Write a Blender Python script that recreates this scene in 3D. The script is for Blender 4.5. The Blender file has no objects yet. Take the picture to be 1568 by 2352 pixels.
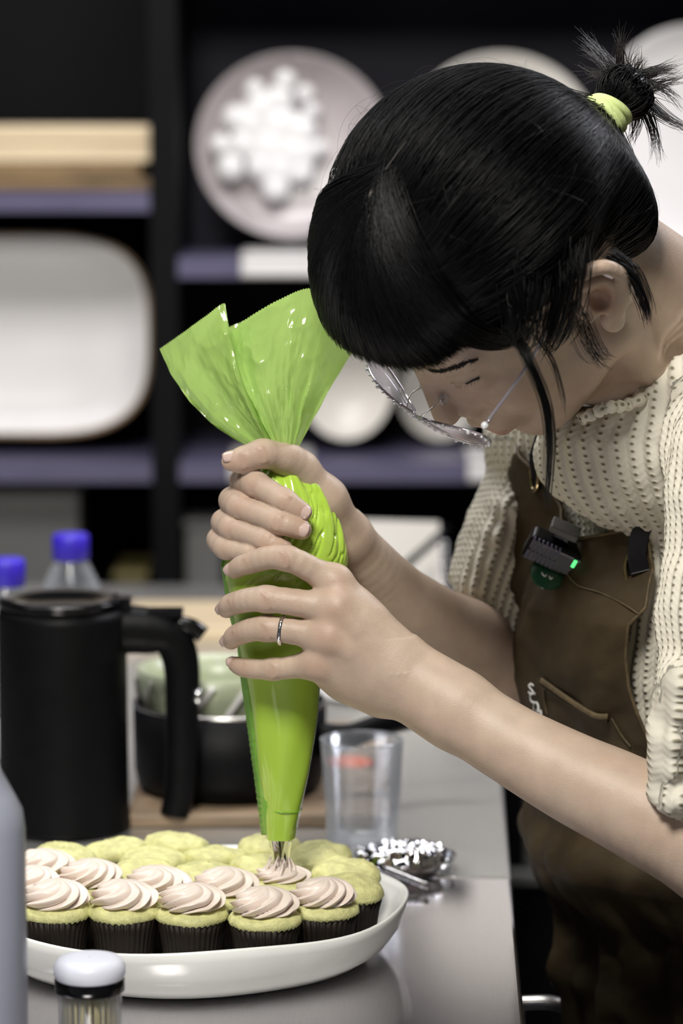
import bpy, math, random
import numpy as np
from mathutils import Vector, Matrix
random.seed(7)
RNG = np.random.default_rng(11)
SC = bpy.context.scene
COL = SC.collection
PI = math.pi

# ------------------------------------------------------------------ camera
FPX = 7040.0
PITCH = math.radians(7.5)
DIST = 2.2
CAM = np.array([0.0, -DIST * math.cos(PITCH), 1.235 + DIST * math.sin(PITCH)])
FWD = np.array([0, math.cos(PITCH), -math.sin(PITCH)])
UPV = np.array([0, math.sin(PITCH), math.cos(PITCH)])
cd = bpy.data.cameras.new('camera')
cam = bpy.data.objects.new('camera', cd)
COL.objects.link(cam)
cam.location = CAM
cam.rotation_euler = (math.radians(90) - PITCH, 0, 0)
cd.sensor_fit = 'VERTICAL'
cd.sensor_height = 36
cd.lens = FPX / 2352 * 36
cd.clip_start = .05
cd.dof.use_dof = True
cd.dof.focus_distance = 2.13
cd.dof.aperture_fstop = (cd.lens / 1000) / .024
SC.camera = cam

# ------------------------------------------------------------------ world, lights, exposure
world = bpy.data.worlds.new('world')
SC.world = world
world.use_nodes = True
wb = world.node_tree.nodes['Background']
wb.inputs[0].default_value = (.62, .64, .72, 1)
wb.inputs[1].default_value = .075
SC.view_settings.view_transform = 'Standard'
SC.view_settings.look = 'None'
SC.view_settings.gamma = 1
SC.view_settings.use_curve_mapping = False
SC.view_settings.exposure = 0.30

def area(name, loc, target, size, power, color, sy=None, spread=180):
    l = bpy.data.lights.new(name, 'AREA')
    l.shape = 'RECTANGLE'
    l.size = size
    l.size_y = sy or size
    l.energy = power
    l.color = color
    l.spread = math.radians(spread)
    o = bpy.data.objects.new(name, l)
    COL.objects.link(o)
    o.location = loc
    d = Vector(target) - Vector(loc)
    o.rotation_euler = d.to_track_quat('-Z', 'Y').to_euler()
    return o
area('key_light', (-.30, -1.45, 2.75), (.05, 0, 1.15), .5, 44, (1, .97, .91))
area('ceiling_light', (-1.1, .5, 3.0), (-.2, .1, 1.0), .8, 12, (.93, .93, 1))
area('back_light', (1.5, 1.3, 2.9), (.3, .1, 1.2), .6, 24, (.92, .93, 1))
area('shelf_light', (-.1, .7, 2.9), (.1, 2.1, 1.3), .9, 30, (1, .97, .95), .5)

def W(px, py, y):
    d = FWD + (px - 784) / FPX * np.array([1., 0, 0]) - (py - 1176) / FPX * UPV
    return CAM + d * ((y - CAM[1]) / d[1])
def Wz(px, py, z):
    d = FWD + (px - 784) / FPX * np.array([1., 0, 0]) - (py - 1176) / FPX * UPV
    return CAM + d * ((z - CAM[2]) / d[2])
def proj(P):
    P = np.asarray(P, float) - CAM
    dep = P @ FWD
    return 784 + FPX * P[..., 0] / dep, 1176 - FPX * (P @ UPV) / dep
def nrm(v):
    v = np.asarray(v, float)
    return v / (np.linalg.norm(v, axis=-1, keepdims=True) + 1e-12)

# ------------------------------------------------------------------ materials
def mat(name, col, rough=.5, metal=0, spec=.5, noise=0, nscale=40, bump=0, bscale=200, trans=0, sss=0, coat=0, ior=1.45, alpha=1, aniso=0, translucent=0, stretch=None):
    m = bpy.data.materials.new(name)
    m.use_nodes = True
    nt = m.node_tree
    b = nt.nodes['Principled BSDF']
    c = (*col, 1) if len(col) == 3 else col
    b.inputs['Base Color'].default_value = c
    b.inputs['Roughness'].default_value = rough
    b.inputs['Metallic'].default_value = metal
    b.inputs['Specular IOR Level'].default_value = spec
    b.inputs['Transmission Weight'].default_value = trans
    b.inputs['IOR'].default_value = ior
    b.inputs['Coat Weight'].default_value = coat
    b.inputs['Coat Roughness'].default_value = .08
    b.inputs['Alpha'].default_value = alpha
    b.inputs['Anisotropic'].default_value = aniso
    if sss:
        b.inputs['Subsurface Weight'].default_value = sss
        b.inputs['Subsurface Radius'].default_value = (.01, .004, .002)
        b.inputs['Subsurface Scale'].default_value = .6
    tc = nt.nodes.new('ShaderNodeTexCoord')
    src = tc.outputs['Object']
    if stretch:
        mp = nt.nodes.new('ShaderNodeMapping')
        mp.inputs['Scale'].default_value = stretch
        nt.links.new(src, mp.inputs[0])
        src = mp.outputs[0]
    if noise:
        n = nt.nodes.new('ShaderNodeTexNoise')
        n.inputs['Scale'].default_value = nscale
        n.inputs['Detail'].default_value = 5
        nt.links.new(src, n.inputs['Vector'])
        r = nt.nodes.new('ShaderNodeValToRGB')
        r.color_ramp.elements[0].position = .3
        r.color_ramp.elements[1].position = .7
        r.color_ramp.elements[0].color = tuple(max(0, x * (1 - noise)) for x in c[:3]) + (1,)
        r.color_ramp.elements[1].color = tuple(min(1, x * (1 + noise)) for x in c[:3]) + (1,)
        nt.links.new(n.outputs['Fac'], r.inputs[0])
        nt.links.new(r.outputs[0], b.inputs['Base Color'])
    if bump:
        n2 = nt.nodes.new('ShaderNodeTexNoise')
        n2.inputs['Scale'].default_value = bscale
        n2.inputs['Detail'].default_value = 4
        nt.links.new(src, n2.inputs['Vector'])
        bp = nt.nodes.new('ShaderNodeBump')
        bp.inputs['Strength'].default_value = bump
        bp.inputs['Distance'].default_value = .001
        nt.links.new(n2.outputs['Fac'], bp.inputs['Height'])
        nt.links.new(bp.outputs[0], b.inputs['Normal'])
    if translucent:
        t = nt.nodes.new('ShaderNodeBsdfTranslucent')
        t.inputs[0].default_value = c
        mx = nt.nodes.new('ShaderNodeMixShader')
        mx.inputs[0].default_value = translucent
        nt.links.new(b.outputs[0], mx.inputs[1])
        nt.links.new(t.outputs[0], mx.inputs[2])
        nt.links.new(mx.outputs[0], nt.nodes['Material Output'].inputs[0])
    return m
def emis(name, col, s):
    m = bpy.data.materials.new(name)
    m.use_nodes = True
    b = m.node_tree.nodes['Principled BSDF']
    b.inputs['Base Color'].default_value = (*col, 1)
    b.inputs['Emission Color'].default_value = (*col, 1)
    b.inputs['Emission Strength'].default_value = s
    return m
def with_attr(m, attr='tint'):
    """multiply the base colour of m by a point colour attribute (the thing's own colouring and painted crease shade on skin)"""
    nt = m.node_tree
    b = nt.nodes['Principled BSDF']
    a = nt.nodes.new('ShaderNodeAttribute')
    a.attribute_name = attr
    mx = nt.nodes.new('ShaderNodeMix')
    mx.data_type = 'RGBA'
    mx.blend_type = 'MULTIPLY'
    mx.inputs[0].default_value = 1
    if b.inputs['Base Color'].is_linked:
        nt.links.new(b.inputs['Base Color'].links[0].from_socket, mx.inputs[6])
    else:
        mx.inputs[6].default_value = b.inputs['Base Color'].default_value
    nt.links.new(a.outputs['Color'], mx.inputs[7])
    nt.links.new(mx.outputs[2], b.inputs['Base Color'])
    return m

M = dict(
    panel=mat('lit_panel', (.020, .0185, .030), .7, noise=.15, nscale=3),
    wall=mat('wall_paint', (.008, .0075, .013), .7, noise=.2, nscale=3),
    shelfin=mat('black_laminate', (.0022, .0022, .003), .7, spec=.15, noise=.2, nscale=8),
    shelfedge=mat('purple_grey_laminate', (.10, .092, .155), .30, noise=.1, nscale=6),
    floor=mat('dark_floor', (.012, .012, .015), .35, noise=.3, nscale=3),
    ceil=mat('ceiling_paint', (.05, .05, .055), .8, noise=.1, nscale=4),
    woodlight=mat('pale_beech', (.62, .50, .33), .5, noise=.12, nscale=9, stretch=(.6, 4, 14)),
    wooddark=mat('dark_oak', (.20, .13, .06), .5, noise=.5, nscale=8, stretch=(1, 4, 12)),
    ceramic=mat('white_ceramic', (.72, .70, .69), .25, noise=.03, nscale=12),
    ceramic_cream=mat('cream_ceramic', (.66, .63, .58), .3, noise=.04, nscale=12),
    ceramic_rim=mat('brown_rim_glaze', (.20, .13, .07), .35, noise=.3, nscale=20),
    glass_plate=mat('pale_pink_glaze', (.38, .34, .345), .25, noise=.10, nscale=9),
    glintwhite=mat('white_glint', (.78, .77, .77), .3, noise=.02, nscale=15),  # white of the domes that model reflections on the round plate
    steel=mat('brushed_steel', (.64, .62, .64), .13, .97, noise=.06, nscale=60, stretch=(40, 1, 1), bump=.03, bscale=300, aniso=.4),
    steel2=mat('bright_steel', (.66, .65, .62), .26, .78, noise=.05, nscale=60, stretch=(40, 1, 1)),  # far tabletop made lighter to carry its bright reflection
    steeledge=mat('steel_edge', (.70, .69, .68), .22, 1, noise=.05, nscale=30),
    chrome=mat('polished_steel', (.75, .75, .77), .07, 1, noise=.03, nscale=50),
    black=mat('black_plastic', (.003, .003, .0033), .38, spec=.3, noise=.2, nscale=30),
    blackgloss=mat('black_enamel', (.003, .003, .0036), .16, noise=.2, nscale=30),
    blackmatte=mat('black_coating', (.0028, .0028, .0034), .5, spec=.16, noise=.2, nscale=60),
    blue=mat('blue_plastic', (.045, .025, .52), .4, noise=.08, nscale=40),
    clear=mat('clear_plastic', (.86, .88, .9), .05, trans=1, ior=1.35, noise=.02, nscale=30),
    glass=mat('clear_glass', (.97, .97, .98), .02, trans=1, ior=1.2, noise=.01, nscale=20),
    plate=mat('pale_glaze', (.84, .85, .81), .16, noise=.06, nscale=14, coat=.4),
    cake=mat('pale_sponge', (.60, .59, .27), .55, noise=.16, nscale=160, bump=.7, bscale=520, sss=.1),
    liner=mat('dark_brown_paper', (.011, .0068, .0045), .55, spec=.25, noise=.35, nscale=70),
    frost=mat('pale_pink_frosting', (.76, .655, .575), .36, noise=.03, nscale=90, sss=.12, bump=.08, bscale=300),
    bag=mat('filled_lime_film', (.40, .61, .065), .20, noise=.07, nscale=30, coat=.9, stretch=(1, 1, .15)),
    film=mat('loose_lime_film', (.46, .65, .19), .18, noise=.08, nscale=30, coat=.8, translucent=.45),
    seam=mat('lime_film_seam', (.27, .60, .06), .2, noise=.15, nscale=120, coat=1, translucent=.3),
    skin=mat('skin', (.49, .372, .285), .46, noise=.07, nscale=70, bump=.25, bscale=900, sss=.14),
    nail=mat('fingernail', (.58, .43, .37), .18, noise=.05, nscale=80, coat=.5),
    hair=mat('black_hair', (.0024, .0022, .0026), .40, spec=.22, noise=.3, nscale=60),
    hairtip=mat('dark_brown_hair', (.012, .009, .006), .4, noise=.3, nscale=60),
    tie=mat('pale_green_elastic', (.62, .72, .30), .7, noise=.06, nscale=300, bump=.3, bscale=900),
    apron=mat('brown_waxed_canvas', (.052, .037, .019), .62, spec=.2, noise=.35, nscale=22, bump=.5, bscale=900),
    apronedge=mat('tan_stitched_edge', (.10, .070, .033), .6, noise=.3, nscale=200, bump=.4, bscale=700),
    strap=mat('black_webbing', (.006, .006, .009), .5, noise=.3, nscale=200),
    brass=mat('antique_brass', (.34, .27, .14), .25, 1, noise=.2, nscale=80),
    whiteink=mat('white_print', (.85, .85, .83), .6, noise=.05, nscale=80),
    green_led=emis('green_lamp', (.12, .9, .25), 1.0),
    badge=mat('dark_green_badge', (.012, .07, .03), .2, noise=.1, nscale=60),
    silver=mat('silver', (.78, .77, .76), .16, 1, noise=.1, nscale=300, bump=.4, bscale=500),
    lens=mat('spectacle_lens', (.95, .93, .98), .02, trans=1, ior=1.08, noise=.01, nscale=20),
    crystal=mat('crystal_bead', (.95, .95, .97), .08, metal=.15, coat=1, noise=.02, nscale=60),
    frame=mat('clear_acetate', (.55, .50, .55), .12, metal=.5, noise=.05, nscale=60),
    scalp=mat('scalp', (.11, .095, .085), .6, noise=.3, nscale=400),
    lash=mat('black_lash', (.01, .008, .008), .6, noise=.2, nscale=90),
    whiteplastic=mat('frosted_white_plastic', (.66, .68, .76), .4, noise=.03, nscale=10),
    greyplastic=mat('silver_grey_plastic', (.34, .36, .44), .35, noise=.05, nscale=8),
    toothpick=mat('pale_birch', (.74, .64, .34), .5, noise=.2, nscale=60),
    orange=mat('orange_plastic', (.85, .16, .06), .4, noise=.08, nscale=40),
    board=mat('brown_board', (.28, .20, .13), .5, noise=.3, nscale=12, stretch=(1, 6, 6)),
    greybox=mat('grey_tin', (.13, .13, .125), .5, noise=.1, nscale=8),
    yellow=mat('olive_tin', (.11, .09, .03), .5, noise=.2, nscale=8),
    greenwhite=mat('pale_green_ceramic', (.40, .44, .30), .3, noise=.06, nscale=10),
)
def thin_glass(name, tint_, rough, mixf):
    m = bpy.data.materials.new(name); m.use_nodes = True; nt = m.node_tree
    tr_ = nt.nodes.new('ShaderNodeBsdfTransparent'); tr_.inputs[0].default_value = (*tint_, 1)
    gl_ = nt.nodes['Principled BSDF']; gl_.inputs['Base Color'].default_value = (.8, .82, .85, 1); gl_.inputs['Roughness'].default_value = rough; gl_.inputs['Metallic'].default_value = .5
    lw = nt.nodes.new('ShaderNodeLayerWeight'); lw.inputs[0].default_value = mixf
    mx = nt.nodes.new('ShaderNodeMixShader')
    nt.links.new(lw.outputs['Facing'], mx.inputs[0]); nt.links.new(tr_.outputs[0], mx.inputs[1]); nt.links.new(gl_.outputs[0], mx.inputs[2])
    nt.links.new(mx.outputs[0], nt.nodes['Material Output'].inputs[0]); return m
M['glass'] = thin_glass('thin_clear_plastic', (.93, .94, .95), .12, .25)
M['clear'] = thin_glass('thin_clear_bottle', (.90, .91, .93), .08, .35)
M['lens'] = thin_glass('thin_spectacle_lens', (.96, .94, .98), .04, .12)
with_attr(M['skin'])
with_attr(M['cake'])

# sweater material : knit relief driven by per-vertex metres (u around, v along)
def knit_material():
    m = bpy.data.materials.new('cream_knit')
    m.use_nodes = True
    nt = m.node_tree
    N = nt.nodes.new
    b = nt.nodes['Principled BSDF']
    b.inputs['Roughness'].default_value = .85
    b.inputs['Specular IOR Level'].default_value = .2
    a = N('ShaderNodeAttribute'); a.attribute_name = 'knit'
    s = N('ShaderNodeSeparateXYZ')
    nt.links.new(a.outputs['Vector'], s.inputs[0])
    def mth(op, x, y=None, c=None):
        n = N('ShaderNodeMath'); n.operation = op
        for i, q in enumerate((x, y, c)):
            if q is None: continue
            if isinstance(q, (int, float)): n.inputs[i].default_value = q
            else: nt.links.new(q, n.inputs[i])
        return n.outputs[0]
    u = mth('MULTIPLY', s.outputs[0], 2 * PI / .0088)
    v = mth('MULTIPLY', s.outputs[1], 2 * PI / .0052)
    rib = mth('MULTIPLY_ADD', mth('COSINE', u), .5, .5)
    rib2 = mth('MULTIPLY_ADD', mth('COSINE', mth('MULTIPLY', u, 2.0)), .5, .5)
    # v-shaped stitches
    zz = mth('ABSOLUTE', mth('SINE', mth('MULTIPLY', u, .5)))
    st = mth('MULTIPLY_ADD', mth('SINE', mth('ADD', v, mth('MULTIPLY', zz, 5.0))), .5, .5)
    # eyelets between every second rib
    e1 = mth('POWER', mth('MULTIPLY_ADD', mth('COSINE', mth('ADD', u, PI)), .5, .5), 6.0)
    e2 = mth('POWER', mth('MULTIPLY_ADD', mth('COSINE', v), .5, .5), 2.6)
    hole = mth('MULTIPLY', e1, e2)
    fine = N('ShaderNodeTexNoise'); fine.inputs['Scale'].default_value = 900
    tc = N('ShaderNodeTexCoord'); nt.links.new(tc.outputs['Object'], fine.inputs['Vector'])
    h = mth('ADD', mth('MULTIPLY', rib, .95), mth('MULTIPLY', st, .22))
    h = mth('ADD', h, mth('MULTIPLY', rib2, .2))
    h = mth('ADD', h, mth('MULTIPLY', fine.outputs['Fac'], .25))
    h = mth('SUBTRACT', h, mth('MULTIPLY', hole, 1.6))
    bp = N('ShaderNodeBump'); bp.inputs['Strength'].default_value = .75; bp.inputs['Distance'].default_value = .0009
    nt.links.new(h, bp.inputs['Height']); nt.links.new(bp.outputs[0], b.inputs['Normal'])
    r = N('ShaderNodeValToRGB')
    r.color_ramp.elements[0].position = .15; r.color_ramp.elements[0].color = (.74, .70, .59, 1)
    r.color_ramp.elements[1].position = .75; r.color_ramp.elements[1].color = (.26, .23, .15, 1)
    nt.links.new(hole, r.inputs[0]); nt.links.new(r.outputs[0], b.inputs['Base Color'])
    return m
M['knit'] = knit_material()

# ------------------------------------------------------------------ object helpers
def tag(o, label=None, cat=None, group=None, kind=None):
    if label: o['label'] = label
    if cat: o['category'] = cat
    if group: o['group'] = group
    if kind: o['kind'] = kind
    return o
def empty(name, loc, label=None, cat=None, group=None):
    o = bpy.data.objects.new(name, None)
    o.empty_display_size = .02
    COL.objects.link(o)
    o.location = tuple(float(x) for x in loc)
    return tag(o, label, cat, group)
def fastmesh(name, V, F, smooth=True):
    V = np.asarray(V, np.float32)
    me = bpy.data.meshes.new(name)
    if isinstance(F, np.ndarray):
        n, k = F.shape
        me.vertices.add(len(V)); me.vertices.foreach_set('co', V.ravel())
        me.loops.add(n * k); me.loops.foreach_set('vertex_index', F.astype(np.int32).ravel())
        me.polygons.add(n)
        me.polygons.foreach_set('loop_start', np.arange(0, n * k, k, dtype=np.int32))
        me.polygons.foreach_set('loop_total', np.full(n, k, np.int32))
    else:
        me.from_pydata([tuple(map(float, v)) for v in V], [], [tuple(map(int, f)) for f in F])
    me.polygons.foreach_set('use_smooth', np.full(len(me.polygons), smooth, bool))
    me.update(calc_edges=True)
    me.validate()
    return me
def mk(name, V, F, m, parent=None, smooth=True, world=True):
    me = fastmesh(name, V, F, smooth)
    if m: me.materials.append(m)
    o = bpy.data.objects.new(name, me)
    COL.objects.link(o)
    if parent is not None:
        o.parent = parent
        if world:
            p, t = parent, Vector((0, 0, 0))
            while p is not None:
                t = t + Vector(p.location) if p.type == 'EMPTY' else t
                p = p.parent
            par_world = t
            if parent.type != 'EMPTY':
                # mesh parent already holds world-space vertices (its own shift lives in matrix_parent_inverse)
                o.matrix_parent_inverse = Matrix.Identity(4)
            else:
                o.matrix_parent_inverse = Matrix.Translation(-par_world)
    return o
def dup(root, loc, rz=0, label=None, group=None, scale=1):
    r = root.copy(); COL.objects.link(r)
    r.location = loc; r.rotation_euler = (0, 0, rz); r.scale = (scale,) * 3
    if label: r['label'] = label
    if group: r['group'] = group
    for ch in list(root.children):
        c = ch.copy(); COL.objects.link(c); c.parent = r
        for g in list(ch.children):
            d = g.copy(); COL.objects.link(d); d.parent = c
    return r
def merge(*parts):
    Vs, Fs, n = [], [], 0
    for V, F in parts:
        Vs.append(np.asarray(V, float)); Fs += [tuple(i + n for i in f) for f in F]; n += len(V)
    return np.concatenate(Vs), Fs
def bevel(o, w=.002, seg=2):
    b = o.modifiers.new('bevel', 'BEVEL'); b.width = w; b.segments = seg; b.limit_method = 'ANGLE'
    return o
def box(c, s, rz=0):
    c = np.array(c, float); s = np.array(s, float) / 2
    V = np.array([(x, y, z) for x in (-1, 1) for y in (-1, 1) for z in (-1, 1)]) * s
    if rz:
        ca, sa = math.cos(rz), math.sin(rz)
        V = V @ np.array([[ca, sa, 0], [-sa, ca, 0], [0, 0, 1]])
    return V + c, [(0, 1, 3, 2), (4, 6, 7, 5), (0, 4, 5, 1), (2, 3, 7, 6), (0, 2, 6, 4), (1, 5, 7, 3)]
def grid_faces(nu, nv, closed_u=False):
    F = []
    a = np.arange(nu if closed_u else nu - 1)
    b = np.arange(nv - 1)
    A, B = np.meshgrid(a, b, indexing='ij')
    A2 = (A + 1) % nu
    return np.stack([A * nv + B, A2 * nv + B, A2 * nv + B + 1, A * nv + B + 1], -1).reshape(-1, 4)
def lathe(prof, n=48, c=(0, 0, 0), fn=None, cap=False):
    """prof list of (r,z)"""
    prof = np.array(prof, float)
    th = np.linspace(0, 2 * PI, n, endpoint=False)
    R = prof[None, :, 0] * np.ones((n, 1)); Z = prof[None, :, 1] * np.ones((n, 1))
    T = th[:, None] * np.ones((1, len(prof)))
    if fn: R, Z, T = fn(R, Z, T)
    V = np.stack([R * np.cos(T), R * np.sin(T), Z], -1).reshape(-1, 3) + np.array(c)
    F = [tuple(f) for f in grid_faces(n, len(prof), True)]
    if cap:
        m = len(prof)
        F.append(tuple(i * m for i in range(n))[::-1]); F.append(tuple(i * m + m - 1 for i in range(n)))
    return V, F
def frames(P):
    P = np.asarray(P, float)
    T = nrm(np.gradient(P, axis=0))
    up = np.array([0, 0, 1.]) if abs(T[0] @ np.array([0, 0, 1.])) < .9 else np.array([0, 1., 0])
    Ns = []; n = nrm(up - T[0] * (up @ T[0]))
    for t in T:
        n = nrm(n - t * (n @ t)); Ns.append(n)
    Ns = np.array(Ns)
    return T, Ns, np.cross(T, Ns)
def tube(P, r, n=10, cap=True, closed=False, flat=1.0):
    P = np.asarray(P, float)
    r = np.broadcast_to(np.asarray(r, float), (len(P),))
    T, A, B = frames(P)
    if closed:
        P2 = np.vstack([P, P[:1]]); T, A, B = frames(P2); T, A, B = T[:-1], A[:-1], B[:-1]
    th = np.linspace(0, 2 * PI, n, endpoint=False)
    V = P[:, None] + r[:, None, None] * (np.cos(th)[None, :, None] * A[:, None] + flat * np.sin(th)[None, :, None] * B[:, None])
    F = []
    m = len(P)
    for i in range(m if closed else m - 1):
        for j in range(n):
            F.append((i * n + j, i * n + (j + 1) % n, ((i + 1) % m) * n + (j + 1) % n, ((i + 1) % m) * n + j))
    if cap and not closed:
        F.append(tuple(range(n))[::-1]); F.append(tuple((m - 1) * n + j for j in range(n)))
    return V.reshape(-1, 3), F
def catmull(P, n=40):
    P = np.asarray(P, float)
    if len(P) < 3: 
        t = np.linspace(0, 1, n)[:, None]; return P[0] * (1 - t) + P[-1] * t
    Q = np.vstack([2 * P[0] - P[1], P, 2 * P[-1] - P[-2]])
    t = np.linspace(0, len(P) - 1 - 1e-9, n); i = t.astype(int); f = (t - i)[:, None]
    a, b, c, d = Q[i], Q[i + 1], Q[i + 2], Q[i + 3]
    return .5 * (2 * b + (c - a) * f + (2 * a - 5 * b + 4 * c - d) * f ** 2 + (3 * b - a - 3 * c + d) * f ** 3)
def sphere(c, r, n=16, m=10, R=None):
    r = np.broadcast_to(np.asarray(r, float), (3,))
    th = np.linspace(0, 2 * PI, n, endpoint=False); ph = np.linspace(0, PI, m)
    V = np.stack([np.sin(ph)[None] * np.cos(th)[:, None], np.sin(ph)[None] * np.sin(th)[:, None], np.cos(ph)[None] * np.ones((n, 1))], -1).reshape(-1, 3) * r
    if R is not None: V = V @ np.asarray(R).T
    return V + np.array(c), [tuple(f) for f in grid_faces(n, m, True)]

# smooth value noise, numpy only
_P = RNG.random((32, 32, 32))
def vnoise(P, s):
    Q = np.asarray(P) * s
    i = np.floor(Q).astype(int); f = Q - i; f = f * f * (3 - 2 * f)
    i &= 31; j = (i + 1) & 31
    x0, y0, z0 = i[..., 0], i[..., 1], i[..., 2]; x1, y1, z1 = j[..., 0], j[..., 1], j[..., 2]
    fx, fy, fz = f[..., 0], f[..., 1], f[..., 2]
    def L(a, b, t): return a + (b - a) * t
    return L(L(L(_P[x0, y0, z0], _P[x1, y0, z0], fx), L(_P[x0, y1, z0], _P[x1, y1, z0], fx), fy),
             L(L(_P[x0, y0, z1], _P[x1, y0, z1], fx), L(_P[x0, y1, z1], _P[x1, y1, z1], fx), fy), fz) - .5

# ------------------------------------------------------------------ implicit surfaces
def smin(a, b, k):
    if k <= 0: return np.minimum(a, b)
    h = np.maximum(k - np.abs(a - b), 0) / k
    return np.minimum(a, b) - h * h * k * .25
class Field:
    def __init__(s, lo, hi, h, big=.05):
        s.lo = np.array(lo, float); s.h = h
        n = np.ceil((np.array(hi) - s.lo) / h).astype(int) + 1
        s.n = n
        s.ax = [(s.lo[i] + h * np.arange(n[i])).astype(np.float32) for i in range(3)]
        s.D = np.full(tuple(n), big, np.float32)
    def sl(s, lo, hi):
        a = np.clip(np.floor((np.array(lo) - s.lo) / s.h).astype(int), 0, s.n)
        b = np.clip(np.ceil((np.array(hi) - s.lo) / s.h).astype(int) + 1, 0, s.n)
        return tuple(slice(a[i], b[i]) for i in range(3))
    def xyz(s, q):
        return (s.ax[0][q[0]][:, None, None], s.ax[1][q[1]][None, :, None], s.ax[2][q[2]][None, None, :])
    def like(s):
        f = object.__new__(Field); f.lo, f.h, f.n, f.ax = s.lo, s.h, s.n, s.ax
        f.D = np.full(tuple(s.n), .05, np.float32); return f
    def cap(s, a, b, ra, rb=None, k=.004, sub=False):
        a = np.array(a, float); b = np.array(b, float); rb = ra if rb is None else rb
        m = max(ra, rb) + k + .006
        q = s.sl(np.minimum(a, b) - m, np.maximum(a, b) + m)
        if any(x.start >= x.stop for x in q): return s
        X, Y, Z = s.xyz(q); d = b - a; L = d @ d + 1e-12
        px, py, pz = X - a[0], Y - a[1], Z - a[2]
        t = np.clip((px * d[0] + py * d[1] + pz * d[2]) / L, 0, 1)
        v = np.sqrt((px - t * d[0]) ** 2 + (py - t * d[1]) ** 2 + (pz - t * d[2]) ** 2) - (ra + t * (rb - ra))
        s.put(q, v.astype(np.float32), k, sub); return s
    def put(s, q, v, k, sub):
        if sub: s.D[q] = -smin(-s.D[q], v, k)
        else: s.D[q] = smin(s.D[q], v, k)
    def chain(s, pts, rs, k=.003):
        for i in range(len(pts) - 1): s.cap(pts[i], pts[i + 1], rs[i], rs[i + 1], k)
        return s
    def schain(s, pts, rs, n=40, k=.0006):
        P = catmull(pts, n); t = np.linspace(0, 1, len(pts)); r = np.interp(np.linspace(0, 1, n), t, rs)
        for i in range(n - 1): s.cap(P[i], P[i + 1], r[i], r[i + 1], k)
        return s
    def ell(s, c, r, R=None, k=.006, sub=False):
        c = np.array(c, float); r = np.array(r, float)
        R = np.eye(3) if R is None else np.asarray(R)       # columns are the axes
        ext = np.sqrt((R ** 2) @ (r ** 2)) + k + .006
        q = s.sl(c - ext, c + ext)
        if any(x.start >= x.stop for x in q): return s
        X, Y, Z = s.xyz(q); px, py, pz = X - c[0], Y - c[1], Z - c[2]
        u = [(px * R[0, i] + py * R[1, i] + pz * R[2, i]) / r[i] for i in range(3)]
        k0 = np.sqrt(u[0] ** 2 + u[1] ** 2 + u[2] ** 2)
        k1 = np.sqrt((u[0] / r[0]) ** 2 + (u[1] / r[1]) ** 2 + (u[2] / r[2]) ** 2) + 1e-6
        s.put(q, (k0 * (k0 - 1) / k1).astype(np.float32), k, sub); return s
    def mesh(s):
        import openvdb as vdb
        g = vdb.FloatGrid(.05)
        g.transform = vdb.createLinearTransform(voxelSize=s.h)
        B = np.clip(s.D, -.02, .02)
        g.copyFromArray(np.ascontiguousarray(B))
        g.background = .02
        P, T, Q = g.convertToPolygons(isovalue=0, adaptivity=0)
        P = np.asarray(P, float) + s.lo
        Q = np.asarray(Q, int)[:, ::-1]
        return P, Q
def vnormals(V, Q):
    fn = np.cross(V[Q[:, 2]] - V[Q[:, 0]], V[Q[:, 3]] - V[Q[:, 1]])
    N = np.zeros_like(V)
    for i in range(4): np.add.at(N, Q[:, i], fn)
    return nrm(N)
def setcol(o, name, C):
    me = o.data
    a = me.color_attributes.new(name, 'FLOAT_COLOR', 'POINT')
    C = np.concatenate([C, np.ones((len(C), 1))], 1).astype(np.float32)
    a.data.foreach_set('color', C.ravel())

# ================================================================== THE SETTING
TZ = .9098
def struct(name, V, F, m, **k):
    o = mk(name, V, F, m, smooth=False); o['kind'] = 'structure'; return o
struct('floor', *box((0, .6, -.02), (6.4, 6.4, .04)), M['floor'])
struct('ceiling', *box((0, .6, 3.22), (6.4, 6.4, .04)), M['ceil'])
struct('wall_back', *box((0, 2.66, 1.6), (6.4, .1, 3.2)), M['wall'])
struct('wall_left', *box((-2.9, .6, 1.6), (.1, 4.2, 3.2)), M['wall'])
struct('wall_right', *box((2.9, .6, 1.6), (.1, 4.2, 3.2)), M['wall'])

# ---- shelf unit on the back wall
SY0, SY1 = 2.02, 2.42
su = empty('shelf_unit', (0, SY0, 0), 'tall black open shelf unit with purple grey shelf fronts on the back wall', 'shelf unit')
V, F = box((0, SY1 + .012, 1.4), (4.2, .02, 2.7)); mk('back_panel', V, F, M['panel'], su, False)  # panel colour raised to stand for light in the upper right bay
def xs(px, y=SY0): return W(px, 1176, y)[0]
def zs(py, y=SY0): return W(784, py, y)[2]
for a, b in ((350, 412), (-900, -840), (1860, 1922)):
    V, F = box(((xs(a) + xs(b)) / 2, (SY0 + SY1) / 2, 1.4), (xs(b) - xs(a), SY1 - SY0, 2.7)); mk('upright', V, F, M['shelfin'], su, False)
for x0, x1, tops in ((-840, 350, (440, 1062, 1700)), (412, 1860, (-160, 592, 1062, 1700))):
    for t in tops:
        th = zs(t) - zs(t + 46)
        V, F = box(((xs(x0) + xs(x1)) / 2, (SY0 + SY1) / 2, zs(t) - th / 2), (xs(x1) - xs(x0) - .001, SY1 - SY0 - .002, th))
        mk('shelf_board', V, F, M['shelfedge'], su, False)
Z1, Z2, Z0 = zs(592), zs(1062), zs(440)
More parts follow.
